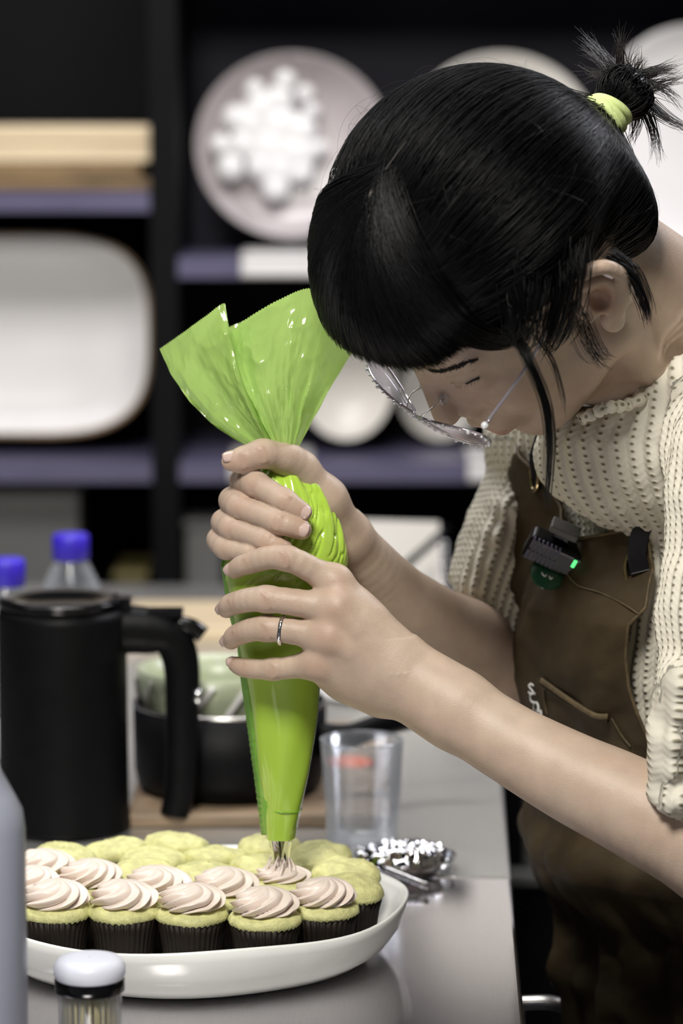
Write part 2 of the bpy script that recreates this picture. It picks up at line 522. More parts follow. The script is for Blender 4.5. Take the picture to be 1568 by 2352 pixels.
# black sheets keep the unlit bays darker than the lighter back panel
V, F = box(((xs(-840) + xs(350)) / 2, SY1 - .004, 1.4), (xs(350) - xs(-840), .012, 2.6)); mk('unlit_bay_back', V, F, M['shelfin'], su, False)
V, F = box(((xs(412) + xs(1860)) / 2, SY1 - .004, (Z1 + .15) / 2), (xs(1860) - xs(412), .012, Z1 - .15)); mk('unlit_bay_back', V, F, M['shelfin'], su, False)

def std_plate(name, px, py, rx, ry, y, m, mrim, label, cat, super_e=2.0, lean=.12, group=None, dish=.035):
    """a plate standing upright on its edge, leaning back"""
    c = W(px, py, y); s = FPX / (y - CAM[1]) 
    a, b = rx / s, ry / s
    root = empty(name, (c[0], c[1], c[2] - b), label, cat, group)
    n = 72; prof = [(0.001, 0.0), (.3, 0.), (.6, .002), (.78, .006), (.9, .014), (.97, .020), (1.0, .021), (1.0, .016), (.8, -.002), (.6, -.008), (.001, -.008)]
    prof = [(p, q * dish / .035) for p, q in prof]
    th = np.linspace(0, 2 * PI, n, endpoint=False)
    sx = np.sign(np.cos(th)) * np.abs(np.cos(th)) ** (2 / super_e); sz = np.sign(np.sin(th)) * np.abs(np.sin(th)) ** (2 / super_e)
    V = []
    for i in range(n):
        for r, q in prof:
            x, z, yy = sx[i] * a * r, sz[i] * b * r, -q
            z2 = z + b
            V.append((c[0] + x, c[1] + yy + z2 * math.sin(lean), c[2] - b + z2 * math.cos(lean) + .0))
    k = len(prof)
    Fq = [tuple(f) for f in grid_faces(n, k, True)]
    V = np.array(V)
    mk('plate_body', V, Fq, m, root)
    if mrim:
        P = np.array([V[i * k + 6] for i in range(n)]); mk('rim', *tube(P, .0035, 8, closed=True), mrim, root)
    return root, c, a, b
std_plate('oval_platter', 60, 768, 285, 230, SY0 + .12, M['ceramic'], M['ceramic_rim'], 'large white oval platter with a brown rim standing on the left shelf', 'platter', 3.2)
r_, c_, a_, b_ = std_plate('round_plate', 672, 332, 222, 212, SY0 + .16, M['glass_plate'], None, 'greyish pink round plate with spotlight reflections modelled as white domes, upper middle shelf', 'plate')
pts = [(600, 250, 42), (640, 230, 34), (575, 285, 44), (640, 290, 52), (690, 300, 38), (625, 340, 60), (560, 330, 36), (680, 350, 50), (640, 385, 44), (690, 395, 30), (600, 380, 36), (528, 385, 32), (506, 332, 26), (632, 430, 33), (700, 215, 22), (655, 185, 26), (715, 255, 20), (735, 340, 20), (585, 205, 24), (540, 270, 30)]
for i, (px, py, r) in enumerate(pts):  # flattened white domes stand in for spotlight reflections on the plate
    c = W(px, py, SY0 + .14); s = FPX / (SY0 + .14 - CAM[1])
    mk('glint_dome', *sphere(c, (r / s, .012, r / s), 20, 12), M['glintwhite'], r_)
std_plate('round_plate', 1150, 345, 225, 225, SY0 + .14, M['ceramic_cream'], None, 'cream round plate half hidden behind the top of the woman\'s head', 'plate')
std_plate('round_plate', 1590, 318, 225, 262, SY0 + .10, M['ceramic'], None, 'large white round plate behind the hair bun at the right', 'plate')
std_plate('round_plate', 795, 880, 108, 128, SY0 + .12, M['ceramic_cream'], None, 'white round plate on the lower shelf right beside the lime bag top', 'plate')
std_plate('round_plate', 1010, 905, 95, 105, SY0 + .2, M['ceramic_cream'], None, 'small cream plate on the lower shelf behind the woman\'s nose', 'plate', dish=.02)
# white sheets modelling the glare on the shelf fronts
for px0, px1, zt, lab in ((556, 740, Z1, 'white sheet shaped as glare on the upper shelf front under the round plate'), (528, 716, Z2, 'pale sheet shaped as glare on the lower shelf front behind the twisted bag neck'), (1074, 1160, Z2, 'pale sheet shaped as glare on the lower shelf front beside the knitted sleeve')):
    x0, x1 = xs(px0), xs(px1)
    P = np.array([(0, SY0 + .16, zt + .004), (0, SY0 + .004, zt + .004), (0, SY0 - .006, zt - .001), (0, SY0 - .007, zt - .026)])
    P = catmull(P, 14); V = []
    for x in np.linspace(x0, x1, 12):
        for p in P: V.append((x, p[1] + .0008 * math.sin(x * 200), p[2]))
    nV = len(V); F = [tuple(f) for f in grid_faces(12, 14)]
    o = mk('glare_sheet', V, F, M['ceramic'])
    o.modifiers.new('thick', 'SOLIDIFY').thickness = .002
    tag(o, lab, 'glare_sheet')
# wooden boards stacked, upper left
zb = Z0
for (x0, x1, h, d, m, lab) in ((-60, 356, .018, .28, 'wooddark', 'dark brown wooden board, lowest of the stack on the top left shelf'),
                               (-60, 330, .018, .26, 'wooddark', 'dark oak board, second from the bottom of the stack at top left'),
                               (-60, 362, .026, .28, 'woodlight', 'pale beech board second from the top of the stack at top left'),
                               (-60, 360, .024, .27, 'woodlight', 'pale beech board topmost of the stack on the top left shelf')):
    y0 = SY0 + .03
    V, F = box(((xs(x0, y0) + xs(x1, y0)) / 2, y0 + d / 2, zb + h / 2 + .0005), (xs(x1, y0) - xs(x0, y0), d, h))
    o = mk('wooden_board', V, F, M[m], smooth=False); bevel(o, .004, 3); tag(o, lab, 'board', 'wooden boards on the top left shelf')
    zb += h + .001
# tins on the bottom shelf
ZB = zs(1700)
def tin(name, px0, px1, pyt, y, m, lab, cat='box'):
    x0, x1 = xs(px0, y), xs(px1, y); zt = zs(pyt, y)
    root = empty(name, ((x0 + x1) / 2, y + .08, ZB), lab, cat)
    V, F = box(((x0 + x1) / 2, y + .08, (ZB + zt) / 2), (x1 - x0, .16, zt - ZB)); bevel(mk('body', V, F, M[m], root, False), .006, 3)
    V, F = box(((x0 + x1) / 2, y + .08, zt + .004), (x1 - x0 + .006, .166, .012)); bevel(mk('lid', V, F, M[m], root, False), .003, 2)
tin('storage_tin', -40, 182, 1135, SY0 + .05, 'greybox', 'dull grey tin box on the lowest left shelf behind the blue caps')
tin('storage_tin', 262, 335, 1330, SY0 + .05, 'yellow', 'small olive tin on the lowest shelf above the black jug handle')
tin('storage_tin', 425, 510, 1210, SY0 + .05, 'greybox', 'grey tin in the lowest shelf left of the piping bag')

# ================================================================== TABLES
e1 = Wz(1205, 2352, TZ); e0 = Wz(1150, 1750, TZ)
def ex(y): return e1[0] + (e0[0] - e1[0]) * (y - e1[1]) / (e0[1] - e1[1])
yj = Wz(1100, 2016, TZ)[1]
def table(y0, y1, lab, dz=0, m='steel'):
    root = empty('work_table', (-.3, (y0 + y1) / 2, 0), lab, 'table')
    zz = TZ + dz
    V = []
    for z in (zz - .035, zz):
        V += [(-1.3, y0, z), (ex(y0), y0, z), (ex(y1), y1, z), (-1.3, y1, z)]
    F = [(0, 3, 2, 1), (4, 5, 6, 7), (0, 1, 5, 4), (1, 2, 6, 5), (2, 3, 7, 6), (3, 0, 4, 7)]
    bevel(mk('tabletop', V, F, M[m], root, False), .003, 3)
    for x in (-1.22, ex(y0) - .12):
        for y in (y0 + .08, y1 - .08):
            mk('leg', *tube([(x, y, 0), (x, y, zz - .035)], .02, 14), M['steeledge'], root)
    for x in (-1.22, ex(y0) - .12):
        mk('rail', *tube([(x, y0 + .08, .2), (x, y1 - .08, .2)], .012, 10), M['steeledge'], root)
table(-1.35, yj - .0015, 'brushed steel work table carrying the cupcake platter in the foreground')
table(yj + .0015, 1.75, 'second brushed steel table behind, carrying the black jug and pan', m='steel2')

# ================================================================== PLATTER AND CUPCAKES
pr = Wz(928, 2060, TZ + .042)
pc = Wz(432, 2060, TZ + .042)
PR = pr[0] - pc[0]
plate = empty('cupcake_platter', (pc[0], pc[1], TZ), 'large pale glazed platter with a wavy rim holding all the cupcakes', 'platter')
SX = PR / .150
prof = [(.0005, .010), (.08, .010), (.128, .0105), (.137, .015), (.143, .026), (.148, .038), (.1505, .0430), (.1520, .0415), (.1505, .035), (.1465, .023), (.139, .012), (.128, .0045), (.114, .0015), (.108, .0), (.104, .001), (.0005, .002)]
def wav(R, Z, T):
    k = 1 + .010 * np.sin(3 * T + 1) * (R > .1) + .006 * np.sin(7 * T)
    Zz = Z + .0015 * np.sin(5 * T + 2) * np.clip((Z - .02) / .02, 0, 1)
    return R * k, Zz, T
V, F = lathe(prof, 96, (0, 0, 0), wav)
V[:, 0] *= SX; V[:, 1] *= SX * .98
mk('dish', V + np.array([pc[0], pc[1], TZ + .0003]), F, M['plate'], plate)

# cupcake pieces, built once at the origin
CR = .0258; LH = .038
def liner_fn(R, Z, T):
    return R * (1 + .020 * np.cos(36 * T) * np.clip(Z / .01, 0, 1)), Z, T
LV, LF = lathe([(.0005, .0), (.0185, .0), (.0195, .001), (.0215, .014), (.0235, .027), (.0262, LH), (.0256, LH), (.0225, .026), (.0185, .003), (.0005, .003)], 216, fn=liner_fn)
def cake_mesh(seed, frosted=False, tall=1.0, tilt=(0, 0)):
    rs = np.random.default_rng(seed)
    h = (.0070 if frosted else .0108) * tall
    pr_ = [(.0195, .028), (.0235, LH - .004), (.0262, LH), (.0274, LH + .0015), (.0270, LH + .0035)]
    for a in np.linspace(.15, 1, 16):
        pr_.append((.0268 * math.cos(a * PI / 2) ** .8 + .0002, LH + .0035 + h * math.sin(a * PI / 2)))
    V, F = lathe(pr_, 64)
    off = rs.random(3) * 9
    nn = vnoise(V + off, 95) * .0032 + vnoise(V + off, 380) * .0011 + vnoise(V + off, 900) * .0005
    w = np.clip((V[:, 2] - (LH - .002)) / .004, 0, 1)
    V[:, 2] += nn * w
    rr = nrm(V[:, :2]); V[:, :2] += rr * (vnoise(V + off, 130) * .0022 * w)[:, None]
    V[:, 2] += (V[:, 0] * tilt[0] + V[:, 1] * tilt[1]) * w
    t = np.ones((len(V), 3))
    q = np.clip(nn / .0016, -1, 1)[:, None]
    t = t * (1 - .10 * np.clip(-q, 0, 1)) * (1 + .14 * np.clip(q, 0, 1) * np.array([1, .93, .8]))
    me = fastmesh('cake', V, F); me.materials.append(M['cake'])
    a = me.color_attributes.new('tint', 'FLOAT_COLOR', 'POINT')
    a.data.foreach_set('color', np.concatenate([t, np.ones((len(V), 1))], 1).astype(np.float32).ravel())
    return me
def frost_mesh(seed, R0=.0236, H=.0190, n=7, tw=2.0, mid=False):
    rs = np.random.default_rng(seed)
    N, Mz = 210, 60
    th = np.linspace(0, 2 * PI, N, endpoint=False)[:, None]; t = np.linspace(0, 1, Mz)[None]
    base = R0 * np.where(t < .22, .80 + .20 * np.sin(t / .22 * PI / 2), np.cos(((t - .22) / .78) * PI / 2) ** .62)
    z = H * (t ** 1.12)
    ph = th - tw * t * (1.2 - .2 * t) + rs.random() * 6
    # rounded lobes with sharp valleys, slightly irregular
    wob = .18 * np.sin(2 * th + seed)
    lobe = np.abs(np.cos((ph + wob) * n / 2))
    amp = .27 * np.sin(np.clip(t * 1.15 + .12, 0, 1) * PI) ** .55 * (1 - .35 * t)
    r = base * (1 + amp * (lobe ** .75 - .62))
    skew = th + .32 * amp * np.sin((ph + wob) * n) * -1
    zz = z + .0025 * lobe * np.sin(t * PI) * 1.0
    P = np.stack([r * np.cos(skew), r * np.sin(skew), zz * np.ones_like(r)], -1)
    P[..., 0] += t * t * .004 * math.cos(seed * 2.1); P[..., 1] += t * t * .003 * math.sin(seed * 1.7)
    V = P.reshape(-1, 3)
    V = V + (vnoise(V + seed, 120) * .0016)[:, None] * np.array([1, 1, .6])
    me = fastmesh('frosting', V, grid_faces(N, Mz, True)); me.materials.append(M['frost'])
    return me
liner_me = fastmesh('paper_liner', LV, LF); liner_me.materials.append(M['liner'])
frost_mes = [frost_mesh(i + 1, tw=1.9 + .25 * (i % 3), n=8 + (i % 2)) for i in range(6)]
cake_mes = [cake_mesh(i + 20, tall=.85 + .12 * (i % 4), tilt=((-.12, .06), (.10, .0), (.0, -.05), (.06, .08))[i % 4]) for i in range(8)]
cakef = [cake_mesh(i + 50, True) for i in range(4)]
ZT = TZ + .0118
def cupcake(c, frosted, lab, i, sc=.955):
    root = empty('cupcake', (c[0], c[1], ZT), lab, 'cupcake', 'frosted cupcakes' if frosted else 'plain cupcakes')
    root.rotation_euler = (0, 0, i * 1.3)
    root.scale = (sc,) * 3
    parts = [('paper_liner', liner_me), ('cake', cakef[i % 4] if frosted else cake_mes[i % 8])]
    for nme, me in parts:
        o = bpy.data.objects.new(nme, me); COL.objects.link(o); o.parent = root
    if frosted:
        o = bpy.data.objects.new('frosting', frost_mes[i % 6]); COL.objects.link(o); o.parent = root
        o.location = (0, 0, LH + .0075)
        if frosted == 2:
            o.scale = (.88, .88, .55); root.rotation_euler = (0, 0, 0); print('piped cupcake at', c)
            for k in range(9):
                a = k / 9 * 2 * PI + .3; ra_ = .0125 + .002 * math.sin(k * 2.3)
                Pk = catmull([(ra_ * math.cos(a), ra_ * math.sin(a), LH + .008), (ra_ * .85 * math.cos(a + .25), ra_ * .85 * math.sin(a + .25), LH + .017), (ra_ * .55 * math.cos(a + .5), ra_ * .55 * math.sin(a + .5), LH + .0245 + .002 * (k % 2))], 10)
                V_, F_ = tube(Pk, np.linspace(.0052, .0005, 10), 10, flat=.45)
                mk('frosting_peak', V_, F_, M['frost'], root, world=False)
    return root
FR = [(268, 2093, 'frosted cupcake second from left in the front row'),
      (424, 2101, 'frosted cupcake third from left in the front row, at its middle'),
      (622, 2111, 'frosted cupcake in the front row nearest below the steel nozzle'),
      (760, 2083, 'rightmost frosted cupcake, next to the plain ones at the right rim'),
      (160, 2088, 'frosted cupcake at the left end of the front row beside the grey bottle'),
      (108, 2054, 'frosted cupcake partly hidden by the grey bottle, leftmost of all'),
      (128, 2020, 'rearmost frosted cupcake at the left, just before a plain dome'),
      (276, 2034, 'frosted cupcake second behind the front row, between the two left front ones'),
      (350, 2056, 'frosted cupcake behind and between the second and third front ones'),
      (516, 2066, 'frosted cupcake just left of the one being piped')]
PL = [(148, 1974, 'leftmost plain cupcake, its dome behind the rearmost frosted one'),
      (236, 1952, 'plain cupcake second from left in the back row, before the black jug'),
      (388, 1954, 'plain cupcake in the back row straight below the jug handle'),
      (352, 1985, 'plain cupcake one row before the dome below the jug handle'),
      (400, 2018, 'plain cupcake wedged among the left frosted ones, near the platter middle'),
      (530, 1962, 'plain cupcake in the back row just left of the lime bag tip'),
      (506, 2012, 'plain cupcake right behind the frosted one left of the piped one'),
      (672, 1946, 'plain cupcake at the back directly behind the steel nozzle'),
      (742, 1974, 'plain cupcake at the back right next to the clear tumbler'),
      (722, 2004, 'plain cupcake just behind the one being piped, touching the nozzle in view'),
      (806, 2014, 'plain cupcake at the right rim, rear one of two'),
      (812, 2050, 'plain cupcake at the right rim, front one of two')]
ALL = [(p[0], p[1], 1, p[2]) for p in FR] + [(646, 2036, 2, 'half frosted cupcake being piped, directly under the steel nozzle')] + [(p[0], p[1], 0, p[2]) for p in PL]
CC = np.array([Wz(p[0], p[1], ZT + LH) for p in ALL]); C0 = CC.copy()
for it in range(60):
    for i in range(len(CC)):
        for j in range(i):
            d_ = CC[i, :2] - CC[j, :2]; n_ = np.linalg.norm(d_)
            if n_ < .0485:
                wi = .5 if i != 10 else 0.; wj = 1 - wi if j != 10 else 0.
                CC[i, :2] += d_ / n_ * (.0485 - n_) * wi * .6; CC[j, :2] -= d_ / n_ * (.0485 - n_) * wj * .6
    v_ = (CC[:, :2] - pc[:2]) / np.array([SX, SX]); q_ = np.linalg.norm(v_, axis=1); m_ = q_ > .1125
    CC[m_, :2] = pc[:2] + v_[m_] / q_[m_][:, None] * .1125 * SX
print('cupcake shift', np.abs(CC - C0).max(0), len(CC))
for i, (p, c_) in enumerate(zip(ALL, CC)): cupcake(c_, p[2], p[3], i)

# ================================================================== KITCHENWARE BEHIND
def arc_root(name, c, lab, cat, group=None): return empty(name, c, lab, cat, group)
# black jug
kc = Wz(148, 1935, TZ); ky = kc[1] + .055; ks = FPX / (ky - CAM[1] + .03)
kx = W(146, 1700, ky)[0]
jug = arc_root('electric_jug', (kx, ky, TZ), 'big matt black electric jug with a long loop handle', 'jug')
KT = W(146, 1386, ky)[2]; KR = .0555; H = KT - TZ
mk('body', *lathe([(.0005, .0005), (KR * 1.02, .0005), (KR * 1.03, .006), (KR, .02), (KR * .99, H * .5), (KR * .985, H - .012), (KR * .96, H - .004), (.0005, H - .004)], 64, (kx, ky, TZ)), M['blackmatte'], jug)
mk('lid', *lathe([(.0005, H - .003), (KR * .93, H - .003), (KR * .98, H + .001), (KR * .93, H + .005), (KR * .7, H + .004), (KR * .5, H + .001), (.0005, H + .001)], 64, (kx, ky, TZ)), M['blackgloss'], jug)
mk('lid_rim', *tube([(kx + KR * .95 * math.cos(a), ky + KR * .95 * math.sin(a), KT + .003) for a in np.linspace(0, 2 * PI, 48, endpoint=False)], .0014, 8, closed=True), M['blackgloss'], jug)
def P_(px, py, y): return W(px, py, y)
hp = catmull([P_(255, 1447, ky), P_(325, 1447, ky), P_(388, 1462, ky), P_(416, 1525, ky), P_(418, 1650, ky), P_(414, 1800, ky), P_(400, 1872, ky)], 50)
rr = np.interp(np.linspace(0, 1, 50), [0, .2, .4, .7, 1], [.0215, .0205, .0165, .0138, .0125])
mk('handle', *tube(hp, rr, 18, flat=.8), M['blackmatte'], jug)
mk('handle_clip', *tube(catmull([P_(405, 1432, ky), P_(440, 1440, ky), P_(466, 1458, ky)], 8), .0075, 12), M['blackgloss'], jug)
mk('lever', *merge(box(P_(380, 1406, ky), (.03, .02, .006)), box(P_(286, 1384, ky), (.012, .02, .01))), M['blackgloss'], jug, False)
mk('switch', *sphere(P_(454, 1600, ky - .008), (.005, .005, .007)), M['chrome'], jug)
# blue-capped bottles
for px, pyt, y, lab in ((162, 1226, .82, 'clear plastic bottle with a blue screw cap, taller one behind the black jug'), (14, 1283, .70, 'clear bottle with a blue cap cut off by the left picture edge')):
    c = W(px, pyt, y); z = c[2]
    b = empty('water_bottle', (c[0], y, TZ), lab, 'bottle')
    h = z - TZ
    mk('bottle_body', *lathe([(.0005, 0.001), (.03, .001), (.034, .004), (.034, h - .085), (.033, h - .075), (.028, h - .05), (.017, h - .028), (.0145, h - .022), (.0145, h - .004), (.013, h - .004), (.013, h - .022), (.016, h - .03), (.026, h - .05), (.031, h - .076), (.032, h - .09), (.032, .006), (.0005, .006)], 40, (c[0], y, TZ)), M['clear'], b)
    mk('screw_cap', *lathe([(.0165, h - .026), (.0178, h - .025), (.018, h - .003), (.016, h), (.0005, h)], 60, (c[0], y, TZ), lambda R, Z, T: (R * (1 + .02 * np.sign(np.sin(30 * T)) * (R > .017)), Z, T)), M['blue'], b)
# black pan with long handle
pyb = Wz(520, 1888, TZ)[1]; pz0 = TZ; pcx = W(528, 1700, pyb + .085)[0]; pcy = pyb + .085
bdT = .012
bb0 = Wz(290, 1902, TZ); bb1 = Wz(900, 1902, TZ)
bevel(tag(mk('chopping_board', *box(((bb0[0] + bb1[0]) / 2, bb0[1] + .20, TZ + bdT / 2), (bb1[0] - bb0[0], .40, bdT)), M['board'], smooth=False), 'brown wooden board lying under the black saucepan', 'board'), .003)
pan = empty('saucepan', (pcx, pcy, TZ + bdT), 'black saucepan with a long handle behind the piping bag', 'pan')
hz = W(528, 1650, pcy - .08)[2] - TZ
mk('pan_body', *lathe([(.0005, .001), (.076, .001), (.082, .006), (.085, .02), (.086, (hz - bdT)), (.083, (hz - bdT)), (.081, .02), (.07, .008), (.0005, .008)], 64, (pcx, pcy, TZ + bdT)), M['blackmatte'], pan)
mk('pan_rim', *tube([(pcx + .085 * math.cos(a), pcy + .085 * math.sin(a), TZ + hz) for a in np.linspace(0, 2 * PI, 60, endpoint=False)], .0017, 8, closed=True), M['steeledge'], pan)
hp = catmull([W(736, 1700, pcy - .03), W(800, 1692, pcy - .03), W(880, 1664, pcy - .02), W(985, 1640, pcy), W(1080, 1625, pcy)], 24)
mk('pan_handle', *tube(hp, np.interp(np.linspace(0, 1, 24), [0, .3, 1], [.016, .011, .010]), 14, flat=.7), M['blackmatte'], pan)
# striped bowl standing behind the pan
c = W(492, 1640, pcy)
SBZ = TZ + bdT + .010
sb = empty('striped_bowl', (c[0], pcy, SBZ), 'pale green and white striped bowl resting inside the black saucepan', 'bowl')
n = 64; zb_ = W(520, 1532, pcy)[2] - SBZ
V, F = lathe([(.0005, .004), (.025, .004), (.030, .0), (.038, .004), (.056, zb_ * .45), (.066, zb_ * .8), (.069, zb_), (.066, zb_), (.062, zb_ * .8), (.042, .014), (.0005, .010)], n, (c[0], pcy, SBZ))
mk('bowl_body', V, F, M['greenwhite'], sb)
for k in range(14):
    a0 = k / 14 * 2 * PI
    P = [(c[0] + (r + .0006) * math.cos(a0 + tt), pcy + (r + .0006) * math.sin(a0 + tt), SBZ + z) for r, z, tt in ((.047, zb_ * .25, 0), (.0545, zb_ * .42, .18), (.0605, zb_ * .62, .38), (.0655, zb_ * .8, .55), (.0680, zb_ * .95, .7))]
    mk('stripe', *tube(catmull(P, 14), .0045, 8, flat=.3), M['ceramic'], sb)
# wooden tray far back, white bowl, paper
def boxobj(name, px0, px1, py0, py1, y, d, m, lab, cat, b=.004):
    x0, z1 = W(px0, py0, y)[[0, 2]]; x1, z0 = W(px1, py1, y)[[0, 2]]
    root = mk(name, *box(((x0 + x1) / 2, y + d / 2, (z0 + z1) / 2), (x1 - x0, d, z1 - z0)), M[m], smooth=False)
    bevel(root, b, 3); return tag(root, lab, cat)
ty = 1.25; zt_ = W(0, 1462, ty)[2]
o = mk('wooden_crate', *merge(box((W(440, 1500, ty)[0], ty + .16, (TZ + zt_) / 2), (.17, .2, zt_ - TZ))), M['woodlight'], smooth=False); bevel(o, .004, 3); tag(o, 'pale wooden crate at the back of the table, left of the lime bag', 'crate')
wb_ = W(905, 1575, 1.02)
wr = empty('white_bowl', (wb_[0], 1.02, TZ), 'shallow white dish on the table seen beneath the lower wrist', 'bowl')
hh = wb_[2] - TZ
mk('dish', *lathe([(.0005, .006), (.05, .006), (.05, .0), (.056, 0.), (.07, hh * .4), (.088, hh * .92), (.091, hh), (.087, hh), (.066, hh * .45), (.045, .014), (.0005, .012)], 56, (wb_[0] - .01, 1.02, TZ)), M['ceramic'], wr)
# clear tumbler with things behind
tc_ = Wz(832, 1958, TZ)
tum = empty('clear_tumbler', (tc_[0], tc_[1] + .033, TZ), 'clear plastic tumbler on the table right of the piping bag', 'tumbler')
th_ = W(832, 1700, tc_[1] + .03)[2] - TZ
mk('wall', *lathe([(.0005, .001), (.028, .001), (.030, .003), (.0345, th_), (.0333, th_), (.0288, .005), (.0005, .004)], 48, (tc_[0], tc_[1] + .033, TZ)), M['glass'], tum)
mk('rim', *tube([(tc_[0] + .034 * math.cos(a), tc_[1] + .033 + .034 * math.sin(a), TZ + th_) for a in np.linspace(0, 2 * PI, 48, endpoint=False)], .0011, 6, closed=True), M['clear'], tum)
oy = .60
ob = empty('spice_box', tuple(W(812, 1800, oy)[[0]]) + (oy, TZ + bdT), 'dark box with a bright orange lid seen through the tumbler', 'box')
x = W(806, 1800, oy)[0]; zc = W(806, 1780, oy)[2]
bevel(mk('box_body', *box((x, oy, (TZ + bdT + zc) / 2), (.055, .05, zc - TZ - bdT)), M['board'], ob, False), .003)
bevel(mk('band', *box((x, oy, zc + .004), (.058, .053, .012)), M['black'], ob, False), .003)
mk('lid', *sphere((x - .002, oy, zc + .010), (.024, .02, .0075), 28, 14), M['orange'], ob)
# silver dish with crumpled film
sd = Wz(930, 2006, TZ)
sr = empty('silver_dish', (sd[0], sd[1] + .02, TZ), 'round silver dish with crumpled clear film behind the platter', 'dish')
mk('dish_body', *lathe([(.0005, .003), (.032, .003), (.036, .004), (.040, .012), (.0415, .0125), (.0405, .0105), (.037, .001), (.0005, .0008)], 64, (sd[0], sd[1] + .012, TZ)), M['chrome'], sr)
V, F = [], None
g = 46; U_, V_ = np.meshgrid(np.linspace(-1, 1, g), np.linspace(-1, 1, g), indexing='ij')
P = np.stack([U_ * .034, V_ * .03, np.zeros_like(U_)], -1)
hgt = .016 + .022 * np.abs(vnoise(P + 3, 90)) + .010 * np.abs(vnoise(P + 1, 210)) - .008 * (U_ ** 2 + V_ ** 2)
P[..., 2] = np.maximum(hgt, .0045)
mk('crumpled_film', P.reshape(-1, 3) + np.array([sd[0] - .004, sd[1] + .012, TZ]), grid_faces(g, g), M['chrome'], sr)
u0 = Wz(872, 1992, TZ + .014); u1 = Wz(982, 2036, TZ + .006)
o = mk('steel_spatula', *tube(catmull([u0, (u0 + u1) / 2, u1], 8), .0030, 10, flat=.5), M['silver']); tag(o, 'thin steel spatula lying from the silver dish toward the platter rim', 'spatula')
# desk calendar (spiral bound) at the back
cy_ = 1.30
dc = empty('desk_calendar', tuple(W(930, 1400, cy_)[[0]]) + (cy_, TZ), 'white spiral-bound desk calendar in a black frame behind the forearm', 'calendar')
q = [W(835, 1195, cy_), W(1008, 1200, cy_ + .05), W(1022, 1420, cy_ + .02), W(835, 1420, cy_ - .03)]
Vq = np.array(q + [p + np.array([.0, .006, 0]) for p in q]); Fq = [(0, 1, 2, 3), (7, 6, 5, 4), (0, 4, 5, 1), (1, 5, 6, 2), (2, 6, 7, 3), (3, 7, 4, 0)]
mk('page', Vq, Fq, M['ceramic_cream'], dc, False)
mk('frame_bar', *tube([W(1030, 1212, cy_ - .02), W(930, 1300, cy_ - .05)], .005, 8), M['blackgloss'], dc)
for k in range(9):
    c = W(1018, 1252 + 17 * k, cy_ - .03)
    mk('ring', *tube([c + np.array([.0045 * math.cos(a), .002 * math.sin(a), .0042 * math.sin(a)]) for a in np.linspace(0, 2 * PI, 14, endpoint=False)], .0007, 6, closed=True), M['chrome'], dc)
mk('stand', *box(W(930, 1500, cy_ + .03) * np.array([1, 1, 0]) + np.array([0, 0, (TZ + W(930, 1410, cy_)[2]) / 2]), (.08, .06, W(930, 1410, cy_)[2] - TZ)), M['black'], dc, False)

# ================================================================== FOREGROUND BOTTLES
by = -.34
bx = W(-62, 2000, by)[0]
bt = empty('squeeze_bottle', (bx, by, TZ), 'large silvery plastic bottle at the left edge in the foreground', 'bottle')
zsh = W(0, 1905, by)[2] - TZ; znk = W(0, 1765, by)[2] - TZ
s_ = FPX / (by - CAM[1])
mk('bottle_body', *lathe([(.0005, .001), (.030, .001), (.0325, .004), (.0325, zsh), (.031, zsh + .012), (.026, zsh + .022), (.0175, znk), (.016, znk + .01), (.016, znk + .02), (.0005, znk + .02)], 56, (bx, by, TZ)), M['greyplastic'], bt)
mk('pump_neck', *lathe([(.0175, znk + .006), (.0175, znk + .03), (.012, znk + .034), (.0005, znk + .034)], 40, (bx, by, TZ)), M['whiteplastic'], bt)
jy = -.26
jx = W(206, 2250, jy)[0]
jt = empty('toothpick_jar', (jx, jy, TZ), 'small toothpick jar with a frosted white cap in the foreground', 'jar')
zj = W(206, 2198, jy)[2] - TZ; zk = W(206, 2262, jy - .02)[2] - TZ
mk('jar_body', *lathe([(.0005, .001), (.019, .001), (.0205, .003), (.0205, zk - .006), (.0195, zk - .004), (.0190, zk - .006), (.0190, .004), (.0005, .004)], 40, (jx, jy, TZ)), M['glass'], jt)
mk('collar', *lathe([(.0198, zk - .010), (.0225, zk - .009), (.0228, zk - .002), (.0215, zk)], 48, (jx, jy, TZ)), M['blackgloss'], jt)
mk('cap', *lathe([(.0218, zk - .001), (.0232, zk + .002), (.0232, zj - .006), (.020, zj - .001), (.014, zj), (.0005, zj + .0002)], 48, (jx, jy, TZ)), M['whiteplastic'], jt)
for k in range(46):
    a = random.random() * 2 * PI; r = .0172 * math.sqrt(random.random()) if k > 24 else .0174
    if k <= 24: a = k / 25 * 2 * PI
    x, y = jx + r * math.cos(a), jy + r * math.sin(a)
    o = mk('toothpick', *tube([(x, y, TZ + .005), (x + random.uniform(-.001, .001), y, TZ + zk - .012)], [.0011, .0009], 6), M['toothpick'])
    tag(o, 'pale wooden toothpick standing in the small jar', 'toothpick', 'toothpicks in the jar')
